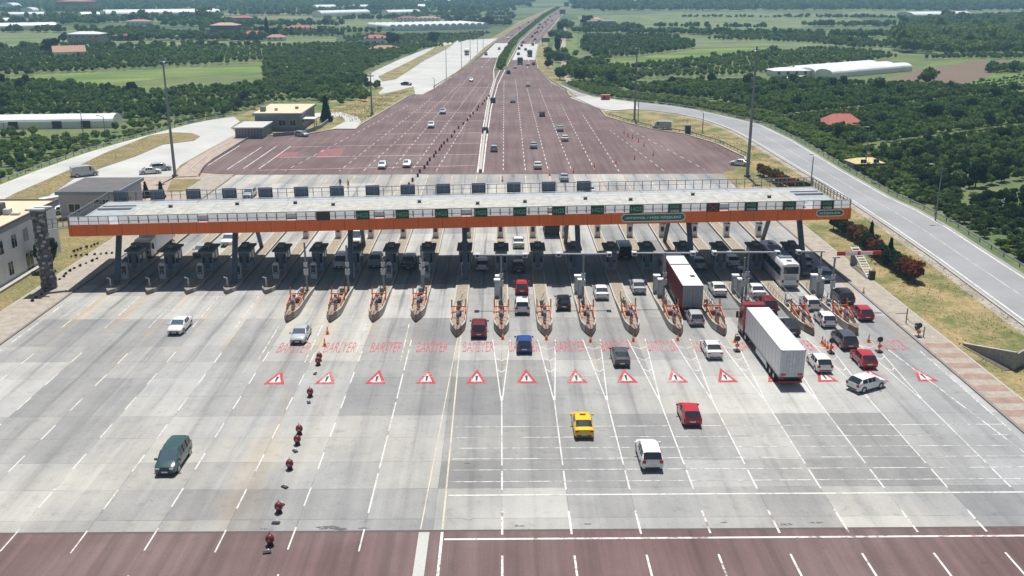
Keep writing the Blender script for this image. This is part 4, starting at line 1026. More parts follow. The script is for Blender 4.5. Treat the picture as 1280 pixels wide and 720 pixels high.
for lst, aw, side in ((RC, 1, "right"), (LC, 0, "left")):
    cnt = {}
    for px, py, c in sorted(lst, key=lambda q: -q[1]):
        p = P(px, py, .5); o = bpy.data.objects.new("distant_car", tiny('sedan' if (px * 10) % 2 < 1 else 'suv', c)); COL.objects.link(o)
        a = P(px, py + 4); c2 = P(px + (3.4 if py < 60 else 1.2), py - 3); d = c2 - a
        o.location = (p.x, p.y, .05); o.rotation_euler.z = math.atan2(-d.x, d.y) + (0 if aw else math.pi)
        cname = {'black': 'black', 'grey': 'dark grey', 'white': 'white', 'silver': 'silver', 'darkred': 'dark red'}[c]
        i = cnt.get(c, 0); cnt[c] = i + 1
        tag(o, f"distant {cname} car on the {side} carriageway, {ORD[i]} {cname} one counted from the plaza", "car", f"distant traffic on the {side} carriageway")
# trucks
def wheel_pair(root, yy, w, rad=.5, name="wheel"):
    for sx in (-1, 1):
        b = MB(); b.cyl((sx * (w - .32), 0, 0), (sx * w, 0, 0), rad, rad, BLACK, 16); wh = b.build(name, root, (0, yy, rad)); b = MB(); b.cyl((sx * w, 0, 0), (sx * (w + .02), 0, 0), rad * .5, rad * .4, CHROME, 10); b.build("hub_cap", wh)
def cab_parts(root, y0, pm, high=3.6):
    """cab with its back at y0, front at y0+2.3"""
    w = 1.25; b = MB()
    pts = [(0, .75), (2.25, .75), (2.32, 1.2), (2.28, 1.75), (2.02, 2.85), (1.5, high), (.1, high)]
    vs = [(-w, y0 + p[0], p[1]) for p in pts] + [(w, y0 + p[0], p[1]) for p in pts]; n = len(pts)
    b.add(vs, [tuple(range(n)), tuple(range(n, 2 * n))[::-1]] + [(i, n + i, n + (i + 1) % n, (i + 1) % n) for i in range(n)], pm)
    b.box(-w + .02, w - .02, y0 + .1, y0 + 2.36, .35, .75, BLKP); o = b.build("cab", root); fix_normals(o.data)
    b = MB(); b.add([(-w + .12, y0 + 2.285, 1.85), (w - .12, y0 + 2.285, 1.85), (w - .16, y0 + 2.075, 2.75), (-w + .16, y0 + 2.075, 2.75)], [(0, 1, 2, 3)], GLASSB); b.build("windscreen", root)
    for sx in (-1, 1):
        b = MB(); b.box(sx * (w + .01) - .01, sx * (w + .01) + .01, y0 + 1.1, y0 + 1.95, 1.85, 2.6, GLASS); b.build("side_window", root)
        b = MB(); b.box(sx * .9 - .22, sx * .9 + .22, y0 + 2.3, y0 + 2.4, .85, 1.1, LAMPW); b.build("headlight", root)
        b = MB(); b.box(sx * 1.5 - .14, sx * 1.5 + .14, y0 + 1.9, y0 + 2.0, 1.8, 2.6, BLKP); b.build("wing_mirror", root)
    b = MB(); b.box(-.9, .9, y0 + 2.3, y0 + 2.37, 1.15, 1.6, BLKP); b.build("grille", root)
def semi(p, rz, cabm, kind, label):
    """rear bumper at local y=0"""
    r = empty("semi_truck", (p.x, p.y, .05), rz); tag(r, label, "truck")
    L = 13.4; w = 1.27
    b = MB(); b.box(-.5, .5, .3, L + 2.6, .85, 1.1, BLKP); b.box(-1.1, 1.1, 1.2, L - 4.5, .55, .85, BLKP); b.build("chassis", r)
    side = WPANEL if kind == 'box' else M("red_container_side", (.24, .025, .035), .5, var=.2)
    roof = M("white_trailer_roof", (.80, .80, .79), .5, var=.03)
    b = MB(); b.box(-w, w, .02, L, 1.1, 3.96, side); b.box(-w + .0, w - .0, .0, L + .02, 3.96, 4.02, roof)
    if kind == 'cont':
        for i in range(40): b.box(-w - .03, w + .03, .25 + i * .33, .38 + i * .33, 1.25, 3.85, side)
        b.box(-w + .03, w - .03, 9.0, 9.5, 4.02, 4.04, BLKP)
    else:
        for i in range(12): b.box(-w - .012, w + .012, .5 + i * 1.13, .53 + i * 1.13, 1.15, 3.9, M("panel_seam", (.45, .46, .48), .5))
        b.box(-w - .02, w + .02, .0, L, 1.08, 1.2, LGREY); b.box(-w - .02, -w + .12, .0, L, 3.9, 4.05, LGREY); b.box(w - .12, w + .02, .0, L, 3.9, 4.05, LGREY)
    b.build("trailer_box", r)
    for sx in (-1, 1):
        b = MB(); dm_ = M("grey_white_door", (.60, .62, .65), .5) if kind == 'box' else M("grey_container_door", (.30, .33, .37), .5)
        b.box(min(sx * .03, sx * 1.22), max(sx * .03, sx * 1.22), -.05, -.01, 1.2, 3.9, dm_)
        for xx in (.35, .62, .92): b.box(sx * xx - .03, sx * xx + .03, -.10, -.05, 1.25, 3.85, LGREY if kind == 'box' else GREY)
        b.build("rear_door", r)
        b = MB(); b.box(sx * 1.0 - .2, sx * 1.0 + .2, -.1, 0.0, .95, 1.12, LAMPR); b.build("tail_light", r)
        b = MB(); b.box(sx * (w - .02) - .02, sx * (w - .02) + .02, 4.6, 8.6, .45, 1.0, WPANEL if kind == 'box' else GREY); b.build("side_guard", r)
    if kind == 'box':
        for sx in (-1, 1): b = MB(); b.box(sx * .85 - .25, sx * .85 + .25, -.115, -.1, 1.28, 1.5, RTXT); b.build("red_marker", r)
    b = MB(); b.box(-1.2, 1.2, .0, .12, .45, .6, REDM if kind == 'box' else BLKP); b.box(-1.22, 1.22, .3, .35, .3, .95, BLACK); b.build("bumper", r)
    for yy in (1.9, 3.2, 4.5, L - .2, L + 2.6): wheel_pair(r, yy, 1.24)
    cab_parts(r, L + .9, cabm, 3.75)
    if kind == 'box': b = MB(); b.box(-1.2, 1.2, L + 1.1, L + 2.3, 3.75, 3.98, cabm); b.build("roof_deflector", r)
    return r
pr = P(989, 486); semi(Vector((28.9 if False else pr.x, 90.0, 0)), 0.015, paint("red_cab_paint", (.26, .012, .018)), 'box', "articulated truck with red cab and long white trailer")
pr = P(858, 396); semi(Vector((X(4.52), pr.y, 0)), 0.0, paint("white_cab_paint", (.7, .7, .7)), 'cont', "container truck with dark red sides, white roof and grey rear doors")
# coach
def coach(p, rz, label):
    r = empty("coach", (p.x, p.y, .05), rz); tag(r, label, "bus"); w = 1.27; L = 12.6
    bw = paint("coach_white_paint", (.72, .73, .75)); b = MB()
    sec = [(w * .94, .3), (w, .5), (w, 1.55), (w * .985, 2.55), (w * .95, 3.2), (w * .82, 3.5), (w * .5, 3.6)]; sec = sec + [(-x, z) for x, z in sec[::-1]]; n = len(sec); ys = [0, .12, .5, L - .6, L - .1, L]; sc = [.93, .985, 1, 1, .97, .9]
    vs = [(x * s_, y, .3 + (z - .3) * (1 - (1 - s_) * .35)) for y, s_ in zip(ys, sc) for x, z in sec]
    fs = [(a * n + i, a * n + (i + 1) % n, (a + 1) * n + (i + 1) % n, (a + 1) * n + i) for a in range(len(ys) - 1) for i in range(n)] + [list(range(n)), list(range((len(ys) - 1) * n, len(ys) * n))[::-1]]
    b.add(vs, fs, bw); o = b.build("body", r); fix_normals(o.data); sharp_smooth(o, 30)
    b = MB(); b.box(-1.0, 1.0, -.03, .02, 2.15, 3.1, GLASS); b.build("rear_window", r)
    for sx in (-1, 1):
        b = MB(); b.box(sx * 1.268 - .015, sx * 1.268 + .015, .5, L - .9, 1.75, 2.85, GLASS); b.build("side_window", r)
        b = MB(); b.box(sx * 1.0 - .14, sx * 1.0 + .14, -.02, .06, .9, 1.3, LAMPR); b.build("tail_light", r)
        b = MB(); b.box(sx * 1.45 - .1, sx * 1.45 + .1, L - .2, L - .05, 1.9, 2.7, BLKP); b.build("wing_mirror", r)
    b = MB(); b.box(-.9, .9, L - .05, L + .02, 1.5, 3.0, GLASSB); b.build("windscreen", r)
    b = MB(); b.box(-.85, .85, -.03, .03, 1.25, 1.95, LGREY); b.box(-.75, .75, -.05, -.03, 1.35, 1.42, GREY); b.box(-.75, .75, -.05, -.03, 1.55, 1.62, GREY); b.build("engine_grille", r)
    b = MB(); b.box(-.26, .26, -.04, .02, .62, .76, PLATE); b.build("number_plate", r)
    b = MB(); b.box(-1.15, 1.15, -.06, .04, .35, .55, GREY); b.build("bumper", r)
    b = MB(); b.box(-.85, .85, 2.6, 5.6, 3.6, 3.74, M("blue_grey_roof_unit", (.14, .20, .26), .5)); b.box(-.8, .8, 6.2, 9.4, 3.6, 3.70, M("blue_grey_roof_unit")); b.box(-.3, .3, 1.0, 1.5, 3.6, 3.68, BLKP); b.box(-.3, .3, 10.2, 10.8, 3.6, 3.68, BLKP); b.build("roof_units", r)
    for yy in (2.9, 9.8): wheel_pair(r, yy, 1.26, .5)
    return r
pr = P(984, 362); coach(Vector((X(7.46), pr.y, 0)), 0, "large white coach with dark windows halfway out of the canopy shade")
# rigid trucks
def rigid(p, rz, cm, bm_, label, L=6.5):
    r = empty("box_truck", (p.x, p.y, .05), rz); tag(r, label, "truck")
    b = MB(); b.box(-.45, .45, -L, 1, .7, .95, BLKP); b.build("chassis", r)
    b = MB(); b.box(-1.22, 1.22, -L, -.35, .95, 3.4, bm_); b.build("cargo_box", r)
    cab_parts(r, -.2, cm, 3.1); 
    for yy in (1.1, -L + 1.6): wheel_pair(r, yy, 1.2, .48)
    return r
pr = P(186, 322); rigid(Vector((pr.x, pr.y, 0)), math.pi, paint("white_cab_paint"), WPANEL, "white truck facing the camera beyond the leftmost booth", 9)
pr = P(690, 296); rigid(Vector((pr.x, pr.y + 4, 0)), 0, paint("grey_paint", COLS['grey']), BLKP, "dark open truck seen from behind in the sun beyond the canopy shadow", 4.5)
pr = P(583.5, 69); rigid(Vector((pr.x, pr.y, 0)), math.pi, paint("white_cab_paint"), WPANEL, "white truck standing in the pale truck park", 9)
pr = P(662, 70); rigid(Vector((pr.x, pr.y, 0)), 0, paint("grey_paint"), BLKP, "dark truck on the pale patch of the right carriageway", 9)
pr = P(650, 80); rigid(Vector((pr.x, pr.y, 0)), 0, paint("grey_paint"), DKSTEEL, "dark blue truck at the start of the right carriageway", 5)
# ---------------------------------------------------------------- buildings
def win_grid(parent, plane, specs, m=GLASS, fr=WPANEL):
    """windows on a wall; plane = ('x',xval,sign) or ('y',yval,sign); specs (a0,a1,z0,z1)"""
    ax, v, sg = plane
    for a0, a1, z0, z1 in specs:
        b = MB(); t = .05
        def bx(u0, u1, w0, w1, d0, d1, mm):
            lo, hi = sorted((v + sg * d0, v + sg * d1))
            if ax == 'x': b.box(lo, hi, u0, u1, w0, w1, mm)
            else: b.box(u0, u1, lo, hi, w0, w1, mm)
        bx(a0 - .08, a1 + .08, z0 - .1, z1 + .08, .004, .05, fr); bx(a0, a1, z0, z1, .05, .06, m)
        bx((a0 + a1) / 2 - .03, (a0 + a1) / 2 + .03, z0, z1, .06, .08, fr)
        b.build("window", parent)
r = empty("white_building", (-67.5, 143, 0)); tag(r, "two storey white building with beige flat roof at the left edge", "building")
b = MB(); b.box(-22, 0, -48, 0, 0, 7.3, WALLW); b.build("wall", r)
b = MB(); b.box(-22.4, .45, -48.4, .45, 7.3, 7.95, M("blue_grey_fascia", (.22, .26, .31), .6)); b.box(-22.1, .15, -48.1, .15, 7.95, 8.0, BEIGE); rf = b.build("roof", r)
b = MB()
for x0, x1, y0, y1 in ((-22.4, .45, .2, .45), (.2, .45, -48.4, .2), (-22.4, .2, -48.4, -48.2)): b.box(x0, x1, y0, y1, 7.95, 8.2, M("brown_parapet", (.16, .11, .09), .7))
b.build("parapet", rf)
b = MB(); b.box(-4.6, -3.2, -9.5, -8.0, 8.0, 9.6, DKSTEEL); b.box(-3.1, -2.2, -9.3, -8.3, 8.0, 8.8, LGREY); b.box(-2.0, -.8, -9.5, -8.9, 8.0, 8.3, LGREY); b.build("rooftop_unit", rf)
win_grid(r, ('x', 0, 1), [(-5.5, -3.9, 4.4, 6.2), (-10.8, -9.4, 4.4, 6.2), (-14.2, -12.8, 4.4, 6.2), (-21, -16.6, 4.4, 6.2), (-4.2, -3.6, 1., 3.), (-6., -5.3, 1., 3.), (-8., -7.2, .9, 3.), (-11, -9, .3, 2.9), (-16.0, -14.8, 1.0, 2.8), (-30, -26, 4.4, 6.2)])
b = MB(); b.box(0, 1.0, -22, -5, 0, .35, KERB); b.box(0, 1.3, -36, -24, 0, .6, GREY); b.build("plinth", r)
r = empty("grey_building", (-72, 165, 0)); tag(r, "low grey building with dark flat roof behind the left end of the canopy", "building")
b = MB(); b.box(-5, 5, 0, 12, 0, 4.3, M("lilac_grey_wall", (.38, .38, .43), .8)); b.build("wall", r)
b = MB(); b.box(-5.4, 5.5, -.5, 12.4, 4.3, 4.9, M("blue_grey_fascia")); b.box(-5.1, 5.2, -.2, 12.1, 4.9, 4.95, DROOF); b.build("roof", r)
win_grid(r, ('y', 0, -1), [(-3.5, -1.5, 1.2, 2.6), (1.0, 3.8, 2.6, 3.4)]); win_grid(r, ('x', 5, 1), [(2, 3.4, 1.2, 3.2), (5, 6.4, 1.2, 3.2), (8, 9.4, 1.2, 3.2)])
r = empty("office_building", (-62, 270, 0)); tag(r, "blue grey office with beige flat roof at the far left corner of the apron", "building")
b = MB(); b.box(-6.5, 6.2, 0, 21, 0, 4.3, WALLG); b.build("wall", r)
b = MB(); b.box(-7, 6.7, -.5, 21.6, 4.3, 4.9, M("blue_grey_fascia")); b.box(-6.8, 6.5, -.3, 21.3, 4.9, 4.96, BEIGE); q = b.build("roof", r)
b = MB(); b.box(-5.6, -4.2, 3, 4.5, 4.96, 6.3, GREY); b.box(-2, -1.2, 5, 5.8, 4.96, 5.7, LGREY); b.box(3, 3.8, 9, 10, 4.96, 5.6, GREY); b.build("rooftop_unit", q)
win_grid(r, ('y', 0, -1), [(-4, -2, 1.4, 3), (0, 2, 1.4, 3), (3.2, 4.8, 1.4, 3)]); win_grid(r, ('x', 6.2, 1), [(2, 4.4, 1.4, 3), (7, 9.4, 1.4, 3)])
b = MB(); b.box(6.3, 10.2, .5, 4.5, 3.1, 3.3, WPANEL); b.cyl((9.8, .9, 0), (9.8, .9, 3.1), .1, .1, GREY); b.cyl((9.8, 4.1, 0), (9.8, 4.1, 3.1), .1, .1, GREY); b.build("canopy", r)
r = empty("annex_shed", (-67, 256.5, 0)); tag(r, "dark open shed with pale roof beside the office building", "shed")
b = MB(); b.box(-3.6, 3.6, 0, .3, 0, 2.6, WALLG); b.box(3.3, 3.6, .3, 11, 0, 2.6, WALLG); b.box(-3.6, -3.3, .3, 11, 0, 2.6, WALLG)
for i in range(9): b.box(-3.2 + i * .8, -3.1 + i * .8, -.05, 0, 0, 2.6, BLKP)
b.build("wall", r); b = MB(); b.box(-4, 4, -.5, 11.5, 2.6, 2.95, M("pale_sheet_roof", (.50, .50, .48), .6)); b.build("roof", r)
b = MB(); pts = PP([(342, 171), (380, 168), (402, 160), (417, 148)]); b.ribbon(pts, 0, .25, 0, 1.0, WALLG); tag(b.build("low_wall"), "low grey wall curving round the office yard", "wall")
# stone clad pillar
r = empty("stone_pillar", (-61.0, 124.3, 0)); tag(r, "tall rough pillar clad in dark and pale stone on the left lawn", "pillar")
rp = random.Random(11); b = MB(); rows = 26; seg = 12; vs = []
for i in range(rows + 1):
    z = 11.0 * i / rows; rad = 1.3 - .3 * math.sin(math.pi * min(1, i / rows * .9)) + .2 * (i == rows)
    for j in range(seg): a = 2 * math.pi * (j + .5 * (i % 2)) / seg; q = rad * rp.uniform(.88, 1.1); vs.append((q * math.cos(a) * .85, q * math.sin(a) * .7, z))
fs = [(i * seg + j, i * seg + (j + 1) % seg, (i + 1) * seg + (j + 1) % seg, (i + 1) * seg + j) for i in range(rows) for j in range(seg)] + [tuple(range(rows * seg, rows * seg + seg))]
b.add(vs, fs, STONE); b.build("shaft", r)
b = MB()
for i in range(60): a = rp.uniform(0, 6.28); z = rp.uniform(.5, 10.6); q = 1.0; b.box(-.22, .22, -.1, .1, -.16, .16, M("pale_stone", (.45, .43, .40), .85), Matrix.Translation((q * math.cos(a) * .85, q * math.sin(a) * .7, z)) @ Matrix.Rotation(a + 1.57, 4, 'Z') @ Matrix.Rotation(rp.uniform(-.5, .5), 4, 'Y'))
b.build("pale_stones", r); b = MB(); b.box(-1.2, 1.2, -1.0, 1.0, 10.95, 11.2, LGREY); b.box(-.3, 1.9, -.2, .2, 11.2, 11.35, WPANEL); b.build("cap", r)
# footbridge railing between the white building and the canopy
r = empty("link_railing", (0, 0, 0)); tag(r, "grey railing linking the stone pillar with the left end of the canopy", "railing")
a, c = Vector((-60.2, 124.6, 8.2)), Vector((-57.9, 125.7, 8.4)); b = MB()
for i in range(5): q = a.lerp(c, i / 4); b.box(q.x - .04, q.x + .04, q.y - .04, q.y + .04, q.z, q.z + 1.3, GREY)
for h in (0, .65, 1.25): b.bar(a + Vector((0, 0, h)), c + Vector((0, 0, h)), .08, .08, GREY)
b.bar(a - Vector((0, 0, .1)), c - Vector((0, 0, .1)), .8, .12, LGREY); b.build("rails", r)

def house(px, py, w, d, h, label, roof=TILE, wall=WALLW, rz=0., hip=True, rh=1.8):
    p = P(px, py); r = empty("house", (p.x, p.y, 0), R(rz)); tag(r, label, "house")
    b = MB(); b.box(-w / 2, w / 2, 0, d, 0, h, wall); b.build("wall", r)
    b = MB(); o = .5; k = w * .3 if hip else 0
    vs = [(-w / 2 - o, -o, h), (w / 2 + o, -o, h), (w / 2 + o, d + o, h), (-w / 2 - o, d + o, h), (-w / 2 - o + k + (0 if hip else 0), d / 2, h + rh), (w / 2 + o - k, d / 2, h + rh)]
    b.add(vs, [(0, 1, 5, 4), (2, 3, 4, 5), (1, 2, 5), (3, 0, 4), (3, 2, 1, 0)], roof); rf = b.build("roof", r)
    b = MB(); b.box(w * .15, w * .15 + .7, d * .6, d * .6 + .6, h + rh * .3, h + rh + .8, TILEB); b.build("chimney", rf)
    n = max(2, int(w / 4)); win_grid(r, ('y', 0, -1), [(-w / 2 + (i + .5) * w / n - .6, -w / 2 + (i + .5) * w / n + .6, z, z + 1.4) for i in range(n) for z in ([1.0] if h < 4.5 else [1.0, 4.0])])
    return r
house(1057, 164, 9.5, 9, 1.9, "red hipped roof sunk among the dark trees right of the frontage road", rh=2.4)
house(1086, 213, 6, 4.5, 1.6, "shelter with yellow tarpaulin roof at the edge of the right orchard", roof=TARP, wall=GREY, rz=8, rh=.9)
house(469, 56, 15, 12, 4.5, "white house with red roof left of the truck park"); house(480, 64, 18, 8, 1.5, "low brown tiled roof below the white house with red roof", roof=TILEB, wall=WALLG)
house(88, 73, 16, 16, 3.5, "brown tiled barn roof among dark trees at the left", roof=TILEB, rz=25, hip=False, rh=3); house(105, 55, 22, 14, 6.5, "grey unfinished house in the left fields", roof=M("white_sheet_roof", (.6, .6, .6)), wall=M("bare_block_wall", (.30, .28, .32), .9), rh=1.6)
house(280, 47, 20, 15, 9, "tall dark house with pale brick roof in the left fields", roof=M("pale_brick_roof", (.42, .27, .2)), wall=M("purple_grey_wall", (.15, .14, .2), .9)); house(302, 33, 18, 14, 8, "pale blue house with pink roof behind the tall dark house", wall=M("pale_blue_wall", (.35, .42, .48), .9))
house(316, 50, 15, 12, 4.5, "white house with bright red roof right of the tall dark house"); house(344, 51, 12, 10, 2.5, "low red roofed house right of the cypress clump", roof=TILEB); house(373, 42, 24, 13, 4.5, "long pink roofed house among trees left of centre")
house(154, 51, 15, 12, 3.5, "small dark red house in the left fields", roof=M("dark_red_roof", (.22, .06, .05), .8), wall=M("dark_red_wall", (.2, .08, .07), .9)); house(172, 32, 22, 12, 4, "brown roofed farmhouse under two dark round trees", roof=TILEB)
house(740, 32, 22, 14, 6, "small white house with orange roof right of the motorway", roof=M("orange_tile", (.5, .18, .07))); house(752, 35, 26, 14, 6, "purple grey house beside the orange roofed one", roof=M("purple_roof", (.16, .15, .2), .8), wall=WALLG)
house(509, 29, 24, 15, 5, "dark red shed behind the long greenhouse", roof=M("dark_red_roof")); house(534, 29, 26, 14, 5, "pink roofed shed behind the long greenhouse", roof=TILEB); house(92, 14, 50, 30, 14, "large brown roofed barn near the horizon at the left", roof=TILEB, wall=TILEB)
house(990, 96, 16, 10, 2.6, "pale shed left of the white greenhouses on the right", roof=M("white_sheet_roof"), rz=5, rh=1.2); house(397, 6, 20, 18, 13, "white block of flats near the horizon left of centre", roof=WPANEL, hip=False, rh=.5)
house(308, 4, 40, 20, 14, "white and pink block near the horizon at the left", roof=TILE)
house(905, 106 + 0, 3, 3, 2.2, "tiny white hut at the edge of the right orchard", roof=WPANEL, rh=.5) if False else None
def greenhouse(px0, py0, px1, py1, spans, depth, h, label, group=None, bank=True):
    """row of arched tunnels standing along the ground line"""
    a, c = P(px0, py0), P(px1, py1); d = c - a; L = d.length; rz = math.atan2(d.y, d.x)
    r = empty("greenhouse", (a.x, a.y, 0), rz); tag(r, label, "greenhouse", group); w = L / spans
    for i in range(spans):
        if spans > 40 and False: break
        b = MB(); x0 = i * w; prof_ = [(x0 + .05, 0), (x0 + .05, h * .6)] + [(x0 + w / 2 - (w / 2 - .05) * math.cos(math.pi * t / 8), h * .6 + h * .4 * math.sin(math.pi * t / 8)) for t in range(1, 8)] + [(x0 + w - .05, h * .6), (x0 + w - .05, 0)]
        n = len(prof_); vs = [(q[0], 0, q[1]) for q in prof_] + [(q[0], depth, q[1]) for q in prof_]
        b.add(vs, [(k, (k + 1) % n, n + (k + 1) % n, n + k)[::-1] for k in range(n)] + [tuple(range(n)), tuple(range(n, 2 * n))[::-1]], POLY); o = b.build("tunnel", r); fix_normals(o.data)
        if i in (0,) : b = MB(); b.box(x0 + w * .35, x0 + w * .65, -.1, 0, 0, 2.2, GREY); b.build("door", r)
    return r
greenhouse(-30, 161, 146, 158, 1, 1, 3, "x") if False else None
def tunnel_long(px0, py0, px1, py1, wid, h, label, n=1, bays=0):
    """tunnels running lengthwise between two ground points, n side by side away from the viewer"""
    a, c = P(px0, py0), P(px1, py1); d = c - a; L = d.length; rz = math.atan2(d.y, d.x)
    r = empty("greenhouse", (a.x, a.y, 0), rz); tag(r, label, "greenhouse")
    for i in range(n):
        b = MB(); y0 = i * wid; pr_ = [(y0 + .1, 0), (y0 + .1, h * .55)] + [(y0 + wid / 2 - (wid / 2 - .1) * math.cos(math.pi * t / 8), h * .55 + h * .45 * math.sin(math.pi * t / 8)) for t in range(1, 8)] + [(y0 + wid - .1, h * .55), (y0 + wid - .1, 0)]
        m = len(pr_); ns = max(2, int(L / 6)); vs = [(L * k / ns, q[0], q[1] * (1 if k % 2 else .985)) for k in range(ns + 1) for q in pr_]
        fs = [(k * m + j, k * m + (j + 1) % m, (k + 1) * m + (j + 1) % m, (k + 1) * m + j) for k in range(ns) for j in range(m)] + [tuple(range(m)), tuple(range(ns * m, ns * m + m))[::-1]]
        b.add(vs, fs, POLY); o = b.build("tunnel", r); fix_normals(o.data)
    if bays: b = MB(); [b.box(L * q, L * q + 2.5, -.15, .12, .2, h * .6, BLKP) for q in (.35, .62, .8)]; b.build("vent_flap", r)
    return r
tunnel_long(-60, 163, 142, 160, 9, 3.6, "long white plastic greenhouse at the left edge above the side road", bays=1)
tunnel_long(1040, 98, 1140, 89, 9, 3.8, "white twin tunnel greenhouses beside the bare soil field on the right", n=3)
tunnel_long(985, 102, 1010, 100, 4, 1.8, "small pale plastic tunnel left of the white twin tunnels", n=1)
greenhouse(487, 39, 611, 36, 15, 55, 5.5, "long white greenhouse of many arched bays left of the motorway")
tunnel_long(-20, 39, 72, 37, 14, 6, "white greenhouse with ridged roof low at the left edge of the fields", n=2); tunnel_long(-20, 31, 16, 30, 16, 6, "short pale greenhouse at the far left edge")
tunnel_long(103, 24, 126, 23.5, 16, 8, "short white shed roof left of the long white greenhouse row"); tunnel_long(133, 23, 276, 21, 30, 9, "very long white greenhouse row across the left background", n=2)
tunnel_long(10, 23, 60, 22.5, 16, 7, "broken row of white roofs at the far left background"); tunnel_long(402, 22, 463, 20, 18, 8, "white greenhouse left of centre in the background"); tunnel_long(486, 21, 526, 20, 16, 8, "white bayed greenhouse above the long arched one")
tunnel_long(396, 14, 421, 13.5, 20, 9, "small white greenhouse near the horizon left of centre"); tunnel_long(515, 6, 566, 5.5, 22, 10, "thin white greenhouse strip near the horizon left of the motorway"); tunnel_long(444, 13, 464, 12.5, 20, 8, "tiny white roof near the horizon, left of the thin white strip")
tunnel_long(794, 7, 842, 6, 30, 10, "white hall roof near the horizon right of the motorway"); tunnel_long(1142, 24, 1214, 23, 30, 8, "cream hall roof above the woods on the right")
tunnel_long(522, 13, 531, 13, 22, 9, "small white roof below the thin white strip near the horizon"); tunnel_long(18, 14, 28, 13.5, 22, 12, "small white roof pair near the horizon at the far left"); tunnel_long(42, 18, 50, 17.5, 18, 9, "bright white gable near the horizon at the left")
tunnel_long(217, 4, 246, 3.8, 25, 8, "pale roof line in the hazy trees at the left"); tunnel_long(1244, 143, 1276, 143, 3, 1.2, "white plastic strip in the right orchard")

# ---------------------------------------------------------------- poles
def high_mast(px, py, h, label, rad=.34, z=0.):
    p = P(px, py); r = empty("light_mast", (p.x, p.y, 0)); tag(r, label, "light mast", "tall light masts")
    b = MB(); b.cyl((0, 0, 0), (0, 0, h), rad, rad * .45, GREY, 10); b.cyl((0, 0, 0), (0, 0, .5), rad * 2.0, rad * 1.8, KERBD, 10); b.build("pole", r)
    b = MB(); b.cyl((0, 0, h - .9), (0, 0, h - .75), .7, .7, GREY, 12); b.build("ring", r)
    for i in range(6):
        a = math.pi * i / 3; q = Vector((.7 * math.cos(a), .7 * math.sin(a), h - .8)); b = MB(); b.bar(q, q * 1 + Vector((.4 * math.cos(a), .4 * math.sin(a), -.2)), .35, .2, DKSTEEL); b.build("floodlight", r)
high_mast(219, 221, 24.8, "tall light mast on the left beside the side parking area"); high_mast(465, 143, 12.8, "shorter light mast on the dry grass bank by the driveway", .3)
high_mast(793, 151, 22, "tall light mast on the dry grass right of the apron"); high_mast(934, 221, 27, "tallest light mast by the reddish shrubs on the right", .38)
def street_lamp(px, py, h, arm, label, group, m=GREY):
    p = P(px, py); r = empty("street_lamp", (p.x, p.y, 0)); tag(r, label, "street lamp", group)
    b = MB(); b.cyl((0, 0, 0), (0, 0, h), .14, .09, m, 8); 
    if arm: b.bar((0, 0, h), (arm, 0, h + .4), .1, .1, m)
    b.build("pole", r); b = MB(); b.bar((arm, 0, h + .4), (arm + (.8 if arm > 0 else -.8), 0, h + .45), .35, .15, LGREY); b.build("lamp_head", r)
street_lamp(1169, 276, 9.5, -1.5, "street lamp on the outer side of the frontage road", "street lamps"); street_lamp(797.5, 151, 10.5, .0, "thin pole standing against the tall mast right of the apron", "street lamps")
street_lamp(878, 166, 5.5, .0, "short thin pole on the dry grass between two tall masts", "street lamps"); street_lamp(133, 178, 6.5, -1, "dark lamp post beyond the side road by the greenhouse", "street lamps"); street_lamp(104, 166, 5.5, 0., "thin lamp post in front of the white greenhouse", "street lamps")
street_lamp(6, 168, 3.2, 0., "stub of a post at the left end of the greenhouse", "street lamps"); street_lamp(1013, 236, 6.5, 0., "thin sign post beside the right end of the canopy roof", "street lamps")
for i, (px, py, h) in enumerate(((558, 99, 13), (577, 86, 13), (588, 76, 13), (597, 66, 13), (604, 60, 13), (543, 112, 4))): street_lamp(px, py, h, 0., f"grey lamp pole along the edge of the truck park, {ORD[i]} in the row", "truck park lamp poles")
street_lamp(1081, 212, 9, 0., "grey utility pole by the yellow tarpaulin shelter", "street lamps")
# overhead motorway signs
def mway_sign(px, py, w, h, z0, label):
    p = P(px, py); r = empty("motorway_sign", (p.x, p.y, 0)); tag(r, label, "road sign"); b = MB()
    for sx in (-1, 1): b.cyl((sx * w * .35, .2, 0), (sx * w * .35, .2, z0 + h), .15, .15, GREY, 6)
    b.build("posts", r); b = MB(); b.box(-w / 2, w / 2, -.1, .1, z0, z0 + h, M("motorway_green", (.0, .22, .16), .5)); b.build("board", r); return r
mway_sign(682, 57, 5.5, 2.8, 2.2, "green motorway sign on the verge right of the carriageway"); mway_sign(703, 23, 7, 5, 5, "green board high beside the far right carriageway"); mway_sign(708, 13, 7, 6, 6, "farthest green board beside the motorway near the horizon")
# guard rails
def guardrail(pts, label, h=.75, step=4.0, z=0.):
    r = empty("guardrail", (pts[0][0], pts[0][1], 0)); tag(r, label, "guardrail"); o = Vector((pts[0][0], pts[0][1], 0))
    pts = [Vector((p[0], p[1], 0)) - o for p in pts]; b = MB(); c = MB(); acc = 0
    for p, q in zip(pts[:-1], pts[1:]):
        b.bar(p + Vector((0, 0, h - .12)), q + Vector((0, 0, h - .12)), .06, .3, STEEL)
        L = (q - p).length; n = max(1, int(L / step))
        for i in range(n): t = p.lerp(q, i / n); c.box(t.x - .06, t.x + .06, t.y - .06, t.y + .06, 0, h, DKSTEEL)
    b.build("rail", r); o_ = c.build("posts", r); return r
guardrail(offset_line(RUP, .9), "steel guardrail along the outer side of the frontage road"); guardrail(offset_line(LUP, .8), "steel guardrail along the outer side of the left side road", h=.85, step=3)
guardrail(PP([(542, 110), (580, 86.5), (612, 60), (628, 46)]), "dark guardrail between the truck park and the left carriageway")
